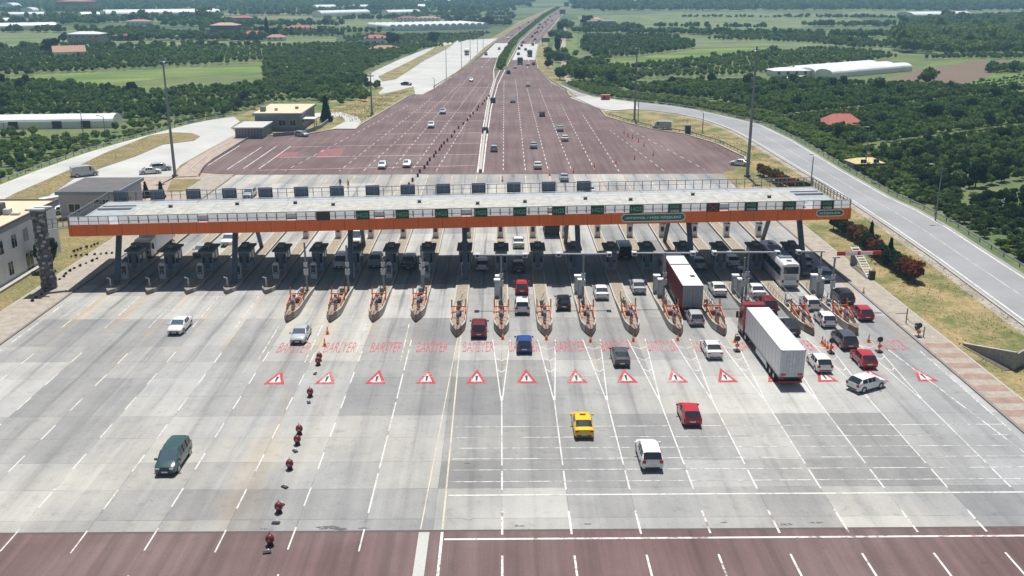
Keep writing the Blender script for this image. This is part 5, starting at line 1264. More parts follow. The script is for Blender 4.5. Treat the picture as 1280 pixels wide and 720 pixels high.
guardrail(offset_line(PP([(757, 145), (780, 152), (815, 161), (855, 167), (895, 179), (930, 196)]), 1.2), "low guardrail along the curved right edge of the apron", step=2.5)
guardrail(PP([(673, 55), (669, 72), (672, 87), (687, 101), (710, 115)]), "pale guardrail on the right edge where the motorway widens")
guardrail(offset_line(st, -5.4), "dark low fence along the left edge of the apron", h=.6, step=1.5)
# motorway median barrier
b = MB(); b.ribbon(PP([(600.5, 216), (605.5, 172), (612, 130), (620, 100), (625, 90)]), -.3, .3, 0, .8, KERB); tag(b.build("median_barrier"), "pale concrete median barrier from the canopy to the green strip", "barrier")
# culvert head wall in the grass on the right
cw = empty("culvert_wall", (0, 0, 0)); tag(cw, "grey concrete culvert wall set into the dry grass at the right edge", "wall")
m_ = M("culvert_concrete", (.30, .29, .28), .9, var=.25)
A = P(1203, 431); B_ = P(1266, 463); d_ = (B_ - A).normalized(); n_ = Vector((-d_.y, d_.x, 0)) * .25; L_ = (B_ - A).length
def tapered(z0a, z1a, z0b, z1b, w0, w1, m):
    b = MB(); vs = []
    for p_, za, zb in ((A, z0a, z1a), (B_, z0b, z1b)):
        for w_, z_ in ((w0, za), (w1, za), (w1, zb), (w0, zb)): q_ = p_ + n_ * w_ / .25; vs.append((q_.x, q_.y, z_))
    b.add(vs, [(0, 1, 2, 3), (7, 6, 5, 4), (0, 4, 5, 1), (1, 5, 6, 2), (2, 6, 7, 3), (3, 7, 4, 0)], m); return b
o = tapered(0, .12, 0, 1.95, 0, .25, m_).build("wall", cw); fix_normals(o.data)
o = tapered(.12, .22, 1.95, 2.07, -.04, .32, KERB).build("coping", cw); fix_normals(o.data)
b = MB(); b.bar(B_ + Vector((0, 0, .9)), B_ + Vector((3.2, 2.6, .9)), .25, 1.9, m_); b.build("return_wall", cw)
b = MB(); b.sheet([(p.x, p.y) for p in (A - n_ * 1.5, B_ - n_ * 4, B_ + Vector((4, 2.0, 0)), B_)], .05, M("culvert_floor", (.10, .095, .08), .9)); b.build("floor", cw)
# objects on the right pavement
b = MB(); r = empty("pavement_gate", (48.9, 104, .15)); tag(r, "small broken gate frame at the kerb of the right pavement", "gate")
b.cyl((0, 4.8, 0), (0, 4.8, 1.9), .07, .07, GREY, 6); b.cyl((.1, 0, 0), (.1, 0, 1.3), .07, .07, GREY, 6); b.build("posts", r); b = MB(); b.bar((0, 4.8, .6), (.1, 0, .6), .06, .06, GREY); b.bar((-1.4, 4.8, 1.2), (0, 4.8, 1.3), .06, .08, GREY); b.build("bars", r); b = MB(); b.box(.2, .55, 2.4, 2.8, .1, .75, BLKP); b.build("box", r)
r = empty("sloping_cabinet", (51.4, 127, .15), R(0)); tag(r, "pale ladder like frame leaning beside the right pavement", "frame"); b = MB()
for sx in (-.55, .55): b.bar((sx, 0, .2), (sx, 7.5, 2.6), .12, .12, LGREY)
b.build("side_beam", r); b = MB()
for i in range(12): b.bar((-.55, .3 + i * .62, .3 + i * .2), (.55, .3 + i * .62, .3 + i * .2), .3, .06, WPANEL if i % 2 else LGREY)
b.build("rungs", r); b = MB(); b.box(-.5, .5, 6.9, 7.1, 0, 2.4, GREY); b.box(-.4, .4, -.4, .1, 0, 1.2, BLKP); b.build("stand", r)
r = empty("red_cabin", (*P(757, 125).xy, 0)); tag(r, "small red cabin beside the slip road on the right", "cabin"); b = MB(); b.box(-1.5, 1.5, 0, 2, .2, 1.6, REDM); b.build("body", r); b = MB(); b.prism([(-1.7, -.2), (1.7, -.2), (1.5, 2.2), (-1.5, 2.2)], 1.6, 1.8, TILEB); b.build("roof", r); b = MB(); b.box(-.9, -.1, -.03, 0, .3, 1.5, BLKP); b.build("door", r)
p = P(860, 168); r = empty("portable_toilet", (p.x, p.y, .05)); tag(r, "dark portable cabin at the right edge of the apron near the silver van", "cabin"); b = MB(); b.box(-.7, .7, 0, 1.3, 0, 2.3, DKSTEEL); b.build("body", r); b = MB(); b.box(-.5, .5, -.04, 0, .2, 2.0, BLKP); b.build("door", r); b = MB(); b.box(-.75, .75, -.05, 1.35, 2.3, 2.45, GREY); b.build("roof", r)

# ---------------------------------------------------------------- people
def person(px, py, rz, label, top, lean=0.):
    p = P(px, py); J = {}
    pts = [("pel", (0, 0, .95)), ("chest", (0, lean * .5, 1.3)), ("neck", (0, lean, 1.5)), ("head", (0, lean + .02, 1.63)), ("crown", (0, lean + .02, 1.74)),
           ("shl", (-.18, lean * .9, 1.43)), ("ell", (-.27, lean * .6 + .02, 1.15)), ("hal", (-.28, lean * .6 + .12, .9)), ("shr", (.18, lean * .9, 1.43)), ("elr", (.27, lean * .6, 1.15)), ("har", (.26, lean * .6 + .14, .92)),
           ("hipl", (-.1, 0, .9)), ("knl", (-.12, .04, .5)), ("anl", (-.13, -.02, .09)), ("tol", (-.14, .15, .04)), ("hipr", (.1, 0, .9)), ("knr", (.13, .06, .5)), ("anr", (.15, .03, .09)), ("tor", (.16, .2, .04))]
    idx = {n_: i for i, (n_, _) in enumerate(pts)}
    ed = [("pel", "chest"), ("chest", "neck"), ("neck", "head"), ("head", "crown"), ("chest", "shl"), ("shl", "ell"), ("ell", "hal"), ("chest", "shr"), ("shr", "elr"), ("elr", "har"), ("pel", "hipl"), ("hipl", "knl"), ("knl", "anl"), ("anl", "tol"), ("pel", "hipr"), ("hipr", "knr"), ("knr", "anr"), ("anr", "tor")]
    rad = dict(pel=.15, chest=.16, neck=.06, head=.1, crown=.085, shl=.08, ell=.05, hal=.045, shr=.08, elr=.05, har=.045, hipl=.1, knl=.07, anl=.045, tol=.04, hipr=.1, knr=.07, anr=.045, tor=.04)
    me = bpy.data.meshes.new("person_skeleton"); me.from_pydata([q for _, q in pts], [(idx[a], idx[c]) for a, c in ed], [])
    o = bpy.data.objects.new("person_tmp", me); COL.objects.link(o); m = o.modifiers.new("skin", 'SKIN'); 
    if not me.skin_vertices: pass
    for i, (n_, _) in enumerate(pts): me.skin_vertices[0].data[i].radius = (rad[n_], rad[n_] * (.75 if n_ in ("chest", "pel") else 1)); me.skin_vertices[0].data[i].use_root = (n_ == "pel")
    s_ = o.modifiers.new("sub", 'SUBSURF'); s_.levels = 1; bpy.context.view_layer.update()
    me2 = bpy.data.meshes.new_from_object(o.evaluated_get(bpy.context.evaluated_depsgraph_get())); bpy.data.objects.remove(o)
    me2.materials.clear(); [me2.materials.append(q) for q in (CLOTH, top, SKIN, BLKP)]
    for f in me2.polygons:
        z = f.center.z; f.material_index = 3 if z > 1.7 or z < .1 else 2 if z > 1.5 else 1 if z > .95 else 0; f.use_smooth = True
    q = bpy.data.objects.new("person", me2); COL.objects.link(q); q.location = (p.x, p.y, .05); q.rotation_euler.z = rz; q.scale = (1.05,) * 3; return tag(q, label, "person")
try:
    person(425.5, 234, 2.8, "person in dark clothes standing on the concrete beyond the canopy", CLOTH); person(435.5, 235.5, .6, "person in a yellow green vest and dark trousers standing beyond the canopy", HIVIS, .08)
except Exception as ex: print("person failed", ex)

# ---------------------------------------------------------------- vegetation
def crown_mesh(name, seed, mat, n=260, rx=1.0, rz=.8, leaf=.26, cz=1.0, cone=False, core=.72):
    g = np.random.default_rng(seed); nc = 9
    ca = g.uniform(0, 2 * np.pi, nc); cr = g.uniform(.25, .62, nc) * rx; czs = g.uniform(-.45, .6, nc) * rz
    cl = np.stack([cr * np.cos(ca), cr * np.sin(ca), czs], 1); cl[0] = (0, 0, rz * .45); srad = g.uniform(.38, .58, nc) * rx
    which = g.integers(0, nc, n); d = g.normal(size=(n, 3)); d /= np.linalg.norm(d, axis=1)[:, None]; d[:, 2] = np.abs(d[:, 2]) * .9 - .25 * (g.random(n) < .35)
    pos = cl[which] + d * (srad[which] * g.uniform(.75, 1.08, n))[:, None] * np.array([1, 1, .85])
    if cone:
        t = g.random(n) ** 1.5; a = g.uniform(0, 2 * np.pi, n); q = rx * (1 - t) * g.uniform(.8, 1.05, n) + .05; pos = np.stack([q * np.cos(a), q * np.sin(a), -rz + 2 * rz * t], 1); d = np.stack([np.cos(a), np.sin(a), np.full(n, .4)], 1)
    nr = d + g.normal(scale=.45, size=(n, 3)); nr /= np.linalg.norm(nr, axis=1)[:, None]
    h = g.normal(size=(n, 3)); u = np.cross(nr, h); u /= np.linalg.norm(u, axis=1)[:, None]; w = np.cross(nr, u)
    s = (leaf * g.uniform(.6, 1.3, n))[:, None]
    V = np.stack([pos - u * s, pos - w * s * .7, pos + u * s, pos + w * s * .7], 1).reshape(-1, 3); Fc = [(4 * i, 4 * i + 1, 4 * i + 2, 4 * i + 3) for i in range(n)]
    V = [tuple(q) for q in V]; o = len(V)
    # inner mass so that no daylight shows straight through the middle
    seg, rg = 8, 5
    for i in range(rg + 1):
        ph = math.pi * i / rg
        for j in range(seg):
            a = 2 * math.pi * j / seg; k = core * g.uniform(.8, 1.12)
            if cone: t = i / rg; V.append((rx * t * .8 * math.cos(a), rx * t * .8 * math.sin(a), rz * (1 - 2 * t) * .95))
            else: V.append((rx * k * math.sin(ph) * math.cos(a), rx * k * math.sin(ph) * math.sin(a), rz * k * math.cos(ph)))
    for i in range(rg):
        for j in range(seg): Fc.append((o + i * seg + j, o + (i + 1) * seg + j, o + (i + 1) * seg + (j + 1) % seg, o + i * seg + (j + 1) % seg))
    V = [(x, y, z + cz) for x, y, z in V]
    me = bpy.data.meshes.new(name); me.from_pydata(V, [], Fc); me.materials.append(mat); me.update(); return me
def trunk_mesh(name, h=1.0, r=.07, seed=0):
    g = random.Random(seed); b = MB(); b.cyl((0, 0, 0), (.02, .02, h * .75), r, r * .7, BARK, 7)
    for i in range(4): a = i * 1.6 + g.random(); b.cyl((.02, .02, h * (.45 + .07 * i)), (.4 * math.cos(a), .4 * math.sin(a), h * (.85 + .06 * i)), r * .5, r * .2, BARK, 5)
    return b.mesh(name)
CROWNS = [crown_mesh("crown", s, LEAF, cz=1.0) for s in range(5)]
CROWNS_FAR = [crown_mesh("crown", 20 + s, LEAF, n=110, leaf=.36, cz=.95) for s in range(5)]
def hidden_collection(name, meshes):
    c = bpy.data.collections.new(name)
    for i, m in enumerate(meshes): c.objects.link(bpy.data.objects.new(f"{name}_{i}", m))
    return c
CN = hidden_collection("crown_variants", CROWNS); CF = hidden_collection("far_crown_variants", CROWNS_FAR)
def scatter(name, pts, coll, label):
    """pts rows: x y z scale tint rot variant ; one object instancing crowns on its points"""
    A_ = np.array(pts, dtype=np.float32); me = bpy.data.meshes.new(name); me.vertices.add(len(A_)); me.vertices.foreach_set("co", A_[:, :3].ravel())
    for nm, ci, ty in (("sc", 3, 'FLOAT'), ("tint", 4, 'FLOAT'), ("rot", 5, 'FLOAT'), ("vz", 6, 'FLOAT')):
        at = me.attributes.new(nm, ty, 'POINT'); at.data.foreach_set("value", A_[:, ci].copy())
    o = bpy.data.objects.new(name, me); COL.objects.link(o)
    ng = bpy.data.node_groups.new(name + "_scatter", 'GeometryNodeTree'); ng.interface.new_socket("Geometry", in_out='INPUT', socket_type='NodeSocketGeometry'); ng.interface.new_socket("Geometry", in_out='OUTPUT', socket_type='NodeSocketGeometry')
    N = ng.nodes.new; Lk = ng.links.new
    gi = N('NodeGroupInput'); go = N('NodeGroupOutput'); mp = N('GeometryNodeMeshToPoints'); ip = N('GeometryNodeInstanceOnPoints'); ci = N('GeometryNodeCollectionInfo')
    ci.inputs['Collection'].default_value = coll; ci.inputs['Separate Children'].default_value = True; ci.inputs['Reset Children'].default_value = True
    ip.inputs['Pick Instance'].default_value = True
    def attr(n_): q = N('GeometryNodeInputNamedAttribute'); q.data_type = 'FLOAT'; q.inputs['Name'].default_value = n_; return q.outputs['Attribute']
    Lk(gi.outputs[0], mp.inputs['Mesh']); Lk(mp.outputs[0], ip.inputs['Points']); Lk(ci.outputs[0], ip.inputs['Instance'])
    cx = N('ShaderNodeCombineXYZ'); Lk(attr("rot"), cx.inputs[2]); Lk(cx.outputs[0], ip.inputs['Rotation'])
    cs = N('ShaderNodeCombineXYZ'); a_ = attr("sc"); mz = N('ShaderNodeMath'); mz.operation = 'MULTIPLY'; Lk(a_, mz.inputs[0]); Lk(attr("vz"), mz.inputs[1])
    Lk(a_, cs.inputs[0]); Lk(a_, cs.inputs[1]); Lk(mz.outputs[0], cs.inputs[2]); Lk(cs.outputs[0], ip.inputs['Scale'])
    Lk(ip.outputs[0], go.inputs[0])
    md = o.modifiers.new("scatter", 'NODES'); md.node_group = ng
    o["kind"] = "stuff"; o["label"] = label; o["category"] = "vegetation"; return o
def inside(px_, py_, poly):
    c = np.zeros(len(px_), bool); n = len(poly); j = n - 1
    for i in range(n):
        xi, yi = poly[i][0], poly[i][1]; xj, yj = poly[j][0], poly[j][1]
        with np.errstate(divide='ignore', invalid='ignore'):
            hit = ((yi > py_) != (yj > py_)) & (px_ < (xj - xi) * (py_ - yi) / (yj - yi + 1e-12) + xi)
        c ^= hit; j = i
    return c
rng_ = np.random.default_rng(42)
def rows_in(px_poly, ang, sr, sp, jit=.2):
    """orchard grid inside an image-space-described ground polygon; sr row gap, sp tree gap"""
    poly = [(p.x, p.y) for p in PP(px_poly)]; a = R(ang); ca, sa = math.cos(a), math.sin(a)
    xs = np.array([p[0] for p in poly]); ys = np.array([p[1] for p in poly]); us = xs * ca + ys * sa; vs = -xs * sa + ys * ca
    U, V_ = np.meshgrid(np.arange(us.min(), us.max(), sp), np.arange(vs.min(), vs.max(), sr)); U = U.ravel(); V_ = V_.ravel()
    U = U + rng_.normal(size=U.shape) * sp * jit; V_ = V_ + rng_.normal(size=V_.shape) * sr * jit * .6
    x = U * ca - V_ * sa; y = U * sa + V_ * ca; k = inside(x, y, poly); return x[k], y[k]
# (polygon px, row angle, row gap, tree gap, size lo, hi, tint, z stretch)
ORCH = [
 ([(770, 110), (880, 106), (1000, 104), (1130, 108), (1200, 112), (1290, 114), (1420, 120), (1420, 395), (1285, 318), (1225, 286), (1175, 248), (1100, 214), (1010, 165), (968, 145), (915, 133), (855, 123), (800, 118)], 32, 4.6, 4.0, 2.0, 2.9, (0, .5), 1.15),
 ([(725, 62), (730, 47), (830, 45), (868, 55), (868, 62), (790, 72), (748, 76)], 20, 5.5, 4.5, 2.2, 2.9, (0, .3), 1.2),
 ([(800, 99), (770, 86), (860, 78), (960, 65), (1040, 62), (1130, 71), (1070, 80), (1040, 84), (990, 90), (900, 97)], 15, 5.5, 4.4, 1.9, 2.6, (.6, 1.1), 1.1),
 ([(700, 92), (716, 80), (745, 78), (775, 86), (800, 99), (800, 104), (770, 109), (800, 117), (760, 114), (716, 100)], 40, 6, 5, 2.2, 3.6, (.2, 1.6), 1.2),
 ([(960, 46), (1080, 50), (1130, 62), (1080, 62), (1000, 54), (880, 50)], 10, 7, 5, 2.2, 3.2, (0, .5), 1.1),
 ([(1110, 60), (1120, 40), (1140, 28), (1200, 24), (1300, 22), (1400, 22), (1400, 70), (1280, 70), (1190, 70), (1130, 66)], 0, 8, 7, 4.2, 6.5, (.1, 1.3), 1.2),
 ([(1140, 76), (1190, 71), (1400, 71), (1400, 78), (1262, 75), (1215, 74)], 10, 5.5, 4.5, 2, 2.8, (.2, .6), 1.1),
 ([(1200, 112), (1245, 93), (1290, 78), (1400, 80), (1400, 116)], 38, 6.5, 3.5, 1.0, 1.7, (1.2, 2.0), .9),
 ([(820, 39), (960, 43), (1080, 47), (960, 48), (868, 44)], 5, 8, 6, 2.4, 3.6, (0, .4), 1.1),
 # left
 ([(-60, 172), (0, 170), (95, 172), (185, 158), (198, 152), (200, 158), (160, 170), (115, 180), (60, 200), (0, 222), (-60, 245)], 28, 4.8, 4.2, 1.8, 2.8, (.3, 1.7), 1.05),
 ([(-60, 104), (0, 103), (60, 106), (125, 112), (185, 118), (190, 140), (150, 146), (110, 147), (0, 147), (-60, 148)], 25, 4.8, 4.2, 2.0, 2.8, (0, .4), 1.15),
 ([(185, 120), (240, 113), (300, 110), (330, 104), (400, 108), (430, 106), (400, 126), (340, 129), (300, 143), (230, 151), (205, 154), (155, 152), (188, 142)], 25, 5.4, 4.6, 1.9, 2.9, (.2, 1.1), 1.15),
 ([(-80, 63), (0, 63), (330, 60), (400, 56), (410, 62), (330, 78), (200, 86), (80, 92), (0, 97), (-80, 98)], 14, 5.5, 4.6, 1.8, 2.5, (.1, .9), 1.15),
 ([(330, 62), (420, 56), (560, 58), (530, 62), (470, 84), (455, 94), (400, 104), (330, 100)], 30, 5.6, 4.6, 1.9, 2.7, (.3, .9), 1.1),
 ([(330, 101), (452, 96), (462, 104), (440, 112), (400, 124), (340, 112)], 30, 5.2, 4.6, 2.0, 2.9, (.1, .6), 1.1),
 ([(430, 47), (560, 43), (612, 42), (590, 52), (560, 56), (430, 54)], 12, 6, 5, 1.9, 2.6, (.6, 1.3), 1.0),
 ([(150, 41), (330, 44), (420, 43), (430, 46), (330, 48), (150, 45)], 8, 8, 6, 2.6, 4.2, (0, .5), 1.1),
 ([(250, 30), (330, 40), (480, 38), (480, 42), (330, 44), (250, 36)], 8, 9, 7, 2.6, 4.2, (0, .6), 1.1),
]
def screen(x, y, z=2.):
    cx = x * math.cos(YAW) - y * math.sin(YAW); cy = x * math.sin(YAW) + y * math.cos(YAW)
    zc = cy * math.cos(TH) + (H - z) * math.sin(TH); yc = cy * math.sin(TH) * -1 + (H - z) * math.cos(TH)
    return 640 + F * cx / zc, 360 + F * yc / zc
near_pts = []; far_pts = []
RB = [(p.x, p.y) for p in list(offset_line(RUP, 10)) + list(offset_line(RLO, -3))[::-1]]; LB = [(p.x, p.y) for p in list(offset_line(LUP, 6)) + PP([(300, 170), (200, 230), (-220, 420)])]
HOUSES = [(o.location.x, o.location.y) for o in COL.objects if o.name.startswith(("house", "greenhouse")) and o.parent is None]
for poly, ang, sr, sp, lo, hi, tn, vz in ORCH:
    nr_ = min(P(*q).y for q in poly) < 420 and lo < 3
    x, y = rows_in(poly, ang, sr * (.78 if nr_ else 1.1), sp * (.56 if nr_ else .72), .13); lo *= (.53 if nr_ else .62); hi *= (.53 if nr_ else .62)
    k = ~(inside(x, y, RB) | inside(x, y, LB))
    for hx, hy in HOUSES[:2]: k &= (np.abs(x - hx) > 6.2) | (y < hy - 2.5) | (y > hy + 11)
    vr_ = -x * math.sin(R(ang)) + y * math.cos(R(ang))
    if lo < 2: k &= (np.sin(vr_ * .13 + ang) < .86)
    x, y = x[k], y[k]; n = len(x)
    blk = np.sin(x * .021 + ang) * np.cos(y * .017) * .5 + .5
    ra_ = R(ang); vv_ = -x * math.sin(ra_) + y * math.cos(ra_)
    tint = .45 * (np.sin(vv_ * .21) * np.sin(vv_ * .047 + 1) > .25) + tn[0] + (tn[1] - tn[0]) * np.clip(.6 * blk + .4 * rng_.random(n), 0, 1)
    s = rng_.uniform(lo, hi, n) * (.85 + .15 * blk); keep = rng_.random(n) > .035; big_ = rng_.random(n) < .02; s = np.where(big_, s * 1.7, s); tint = np.where(rng_.random(n) < .06, tint + .7, tint)
    for i in np.nonzero(keep)[0]:
        (near_pts if y[i] < 520 else far_pts).append((x[i], y[i], 0.2, s[i], tint[i], rng_.uniform(0, 6.28), vz * rng_.uniform(.85, 1.15)))
# hedgerows and tree belts in the plain
def belt(px0, px1, py, n, lo, hi, tn, wid=6, dy=0.):
    f_ = .62 if py < 24 else .75; lo *= f_; hi *= f_; n = int(n * (1.7 if py < 13 else 1.1))
    for i in range(n):
        t = rng_.random(); q = P(px0 + (px1 - px0) * t, py + dy * t); far_pts.append((q.x + rng_.normal() * 3, q.y + rng_.normal() * wid, 0, rng_.uniform(lo, hi), rng_.uniform(*tn), rng_.uniform(0, 6.28), rng_.uniform(.9, 1.3)))
for a in ((0, 200, 41, 60, 2.4, 4.5, (0, .5), 5, -1), (0, 330, 62, 90, 1.8, 3.2, (0, .4), 4, -4), (130, 330, 50, 120, 2.4, 4.6, (0, .6), 9, 0), (95, 170, 47, 40, 2.5, 5, (0, .4), 8, 0), (70, 330, 27.5, 90, 3, 5.5, (0, .5), 8, 2), (210, 420, 33, 90, 3, 5.5, (.1, .8), 12, 0),
          (0, 130, 30, 60, 3, 6, (0, .5), 12, 0), (0, 280, 22.5, 110, 4, 7, (0, .5), 15, 0), (280, 480, 19, 110, 4, 7, (0, .6), 15, 0), (480, 640, 20, 80, 3.5, 6, (0, .5), 12, 0), (400, 640, 25, 60, 3, 5, (.1, .6), 7, 0), (560, 640, 30, 40, 3, 5, (0, .5), 8, 3),
          (0, 640, 15, 260, 5, 8, (0, .8), 40, 0), (0, 640, 10, 300, 6, 9, (0, .8), 60, 0), (0, 660, 6.5, 330, 7, 10, (0, .7), 90, 0), (0, 660, 3.5, 360, 8, 11, (0, .7), 120, 0), (-40, 670, 0.5, 420, 9, 13, (0, .7), 180, 0), (-60, 680, -4, 420, 11, 15, (0, .7), 300, 0),
          (720, 1320, 12.5, 330, 6, 9, (0, .5), 35, 0), (720, 1320, 9, 360, 7, 10, (0, .5), 50, 0), (715, 1320, 6, 380, 8, 11, (0, .6), 80, 0), (710, 1320, 3, 400, 9, 12, (0, .6), 120, 0), (700, 1340, 0, 450, 10, 14, (0, .7), 180, 0), (690, 1340, -4, 420, 11, 15, (0, .7), 300, 0),
          (735, 800, 37, 60, 2.6, 4.5, (0, .5), 8, 0), (720, 960, 41, 110, 2.4, 3.8, (0, .5), 5, 3), (820, 950, 34, 50, 1.8, 3.4, (0, .4), 3, 1), (850, 1000, 21.5, 50, 1.8, 3.2, (0, .4), 3, 1), (980, 1120, 22, 70, 2.6, 4.4, (0, .4), 10, 1), (1000, 1120, 33, 70, 2.4, 4.2, (.1, .7), 10, 0), (960, 1130, 44, 80, 2.4, 4.2, (0, .5), 7, 3),
          (704, 716, 34, 22, 2.6, 4.6, (0, .5), 20, 0), (696, 706, 47, 26, 2.4, 4.2, (0, .4), 22, 0), (690, 704, 75, 30, 1.8, 3.4, (0, .4), 14, 0), (1160, 1220, 14, 30, 4, 7, (0, .4), 12, 0), (1235, 1290, 90, 30, 2, 3.2, (0, .3), 3, -1), (1100, 1150, 118, 2, 2, 3, (0, .3), 3, 0),
          (400, 455, 128, 26, 1.2, 2.4, (.8, 2.0), 5, -8), (430, 470, 118, 20, 1.6, 2.8, (0, .6), 5, -10), (700, 1090, 108, 3, 1.6, 2.6, (0, .6), 5, -10)): belt(*a)
# verge scrub between orchard and frontage road on the right, left bank
up = offset_line(RUP, 7.5)
for a, c in zip(up[:-1], up[1:]):
    L = (c - a).length
    dd_ = (c - a).normalized(); nn_ = Vector((-dd_.y, dd_.x, 0))
    for i in range(int(L / .16)): q = a.lerp(c, rng_.random()) + nn_ * rng_.uniform(-5.2, 7.0); near_pts.append((q.x, q.y, 0, rng_.uniform(.4, 1.3), rng_.uniform(.5, 2.0), rng_.uniform(0, 6), .8))
up = offset_line(LUP, 4.)
for a, c in zip(up[:-1], up[1:]):
    for i in range(int((c - a).length / .7)): q = a.lerp(c, rng_.random()); near_pts.append((q.x + rng_.normal() * 1.0, q.y + rng_.normal() * 1.0, 0, rng_.uniform(.4, 1.0), rng_.uniform(.5, 2.0), rng_.uniform(0, 6), .8))
# the 300 trees that show largest become things of their own
near_pts.sort(key=lambda q: -(q[3] / math.hypot(q[0], q[1])) if (-10 < screen(q[0], q[1])[0] < 1290 and screen(q[0], q[1])[1] < 500 and q[3] > .9) else 1)
single, near_pts = near_pts[:300], near_pts[300:]
LEAFV = [m_leaf("orchard_leaves_plain", ((.020, .046, .015), (.034, .066, .020))), m_leaf("orchard_leaves_lighter", ((.045, .080, .024), (.065, .105, .032)))]
SM = [[crown_mesh("crown", 60 + v * 10 + s, LEAFV[v], n=420, leaf=.2) for s in range(3)] for v in (0, 1)]
TM = trunk_mesh("trunk")
for i, (x, y, z, s, tint, rot, vz) in enumerate(single):
    right = x > 0; v = 0 if tint < .55 else 1
    r = empty("orchard_tree", (x, y, 0), rot); r.scale = (s, s, s * vz)
    for nm, me in (("crown", SM[v][i % 3]), ("trunk", TM)): o = bpy.data.objects.new(nm, me); COL.objects.link(o); o.parent = r
    if right: tag(r, "leafy %s tree in the dense orchard beyond the right guardrail" % ("dark green" if v == 0 else "lighter green"), "tree", "trees of the right orchard")
    else: tag(r, "leafy %s tree in the orchard beyond the left side road" % ("dark green" if v == 0 else "lighter green"), "tree", "trees of the left orchard")
scatter("orchard", near_pts, CN, "dense orchard trees in rows on both sides of the motorway"); scatter("distant_trees", far_pts, CF, "orchards, hedgerows and tree belts fading toward the horizon")
# median hedge
mp_ = []
for (l, r_) in zip(zip(medl[:-1], medl[1:]), zip(medr[:-1], medr[1:])):
    a, a2, c, c2 = P(*l[0]), P(*l[1]), P(*r_[0]), P(*r_[1])
    for i in range(int((a2 - a).length / .8)):
        t = rng_.random(); u = rng_.uniform(.28, .72); q = a.lerp(a2, t).lerp(c.lerp(c2, t), u); mp_.append((q.x, q.y, .2, rng_.uniform(.9, 1.5), rng_.uniform(0, .9), rng_.uniform(0, 6), .9))
scatter("median_hedge", mp_, CF, "dark green hedge filling the median strip of the motorway")
# single named trees and shrubs
def tree(px, py, s, mat, label, name="tree", h=1.0, cone=False, seed=0, n=380):
    p = P(px, py); r = empty(name, (p.x, p.y, 0), seed); tag(r, label, "shrub" if "shrub" in name else "tree")
    me = crown_mesh("crown", 200 + seed, mat, n=n, leaf=.19, cone=cone, cz=1.0 if not cone else 1.1, rx=1. if not cone else .55, rz=.8 if not cone else 1.0)
    o = bpy.data.objects.new("crown", me); COL.objects.link(o); o.parent = r; o = bpy.data.objects.new("trunk", TM); COL.objects.link(o); o.parent = r; r.scale = (s, s, s * h); return r
tree(61, 338, 2.0, LEAFD, "dark evergreen bush against the white building wall", "evergreen_shrub", h=1.3, seed=1); tree(408, 152, 3.0, LEAFD, "dark cone shaped conifer right of the office building", "conifer", cone=True, seed=2, h=1.15)
tree(334, 47, 4.6, LEAFD, "tall dark cypress rising above the left fields", "cypress", cone=True, h=1.5, seed=3); tree(327, 47, 4, LEAFD, "dark round tree left of the tall cypress", seed=4, h=1.2); tree(342, 47, 3.6, LEAFD, "dark round tree right of the tall cypress", seed=5, h=1.1)
tree(166, 31, 5.5, LEAFD, "left one of two dark round trees over a brown roof", seed=6); tree(181, 31, 5.5, LEAFD, "right one of two dark round trees over a brown roof", seed=7); tree(64, 68, 5, LEAFD, "large dark tree left of the brown barn roof", seed=8)
tree(490, 58, 5, LEAFD, "large dark tree right of the white house with red roof", seed=9); tree(542, 56, 4.6, LEAFD, "round dark tree above the truck park", seed=10); tree(1157, 108, 3.9, LEAF, "round green tree standing in the bare soil field", seed=11)
tree(80, 54, 4, LEAFD, "dark tree left of the grey unfinished house", seed=12); tree(733, 34, 6, LEAFD, "dark tree left of the orange roofed house", seed=13); tree(725, 104, 4.0, LEAFB, "bright yellow green tree beside the motorway bank", seed=14); tree(165, 146, 2.9, LEAFB, "bright green bush above the right end of the left greenhouse", seed=15); tree(200, 148, 3.2, LEAFB, "pale green bush beside the tall left light mast", seed=16)
tree(610, 34, 6, LEAFD, "dark tree at the right end of the long arched greenhouse", seed=17); tree(255, 28, 9, LEAF, "broad pale tree group in the left fields", seed=18); tree(1096, 117, 3.3, LEAFB, "lighter green tree at the edge of the right orchard by the greenhouses", seed=19)
tree(700, 44, 3.5, LEAFD, "dark tree under the green motorway board", seed=20, h=1.6); tree(697, 68, 2.6, LEAFD, "dark column tree beside the green verge", seed=21, h=2.1); tree(685, 86, 2.4, LEAFD, "dark bush at the bend of the right kerb", seed=22); tree(700, 100, 3.0, LEAF, "green bush on the bank right of the kerb bend", seed=23)
sh = [(950, 219, 1.5, 1), (960, 223, 1.5, 1), (970, 229, 1.6, 1), (982, 235, 1.6, 1), (994, 240, 1.6, 1), (1005, 245, 1.6, 0), (1042, 287, 1.5, 0), (1052, 291, 1.5, 0), (1061, 296, 1.5, 0), (1070, 301, 1.5, 1), (1079, 307, 1.6, 1), (1087, 314, 1.5, 0), (1095, 321, 1.5, 1), (1104, 328, 1.6, 0), (1113, 333, 1.5, 0), (1124, 340, 1.6, 0), (1133, 345, 1.6, 1), (1143, 353, 1.75, 1)]
sh2 = []
for a_, c_ in zip(sh[:-1], sh[1:]):
    sh2.append(a_)
    if abs(a_[0] - c_[0]) < 20: sh2.append(((a_[0] + c_[0]) / 2, (a_[1] + c_[1]) / 2 + .5, a_[2] * .95, c_[3]))
sh2.append(sh[-1]); nA = sum(1 for q in sh2 if q[0] < 1020); sh = sh2
for i, (px, py, s, rd) in enumerate(sh):
    j = i if i < nA else i - nA
    t = tree(px, py, s * .95, LEAFR if rd else LEAFD, f"{'reddish' if rd else 'dark green'} shrub, {ORD[j]} from the left in the row {'beyond' if i < nA else 'before'} the canopy", "shrub", seed=30 + i, h=1.0, n=300); t["group"] = "shrubs on the right verge"
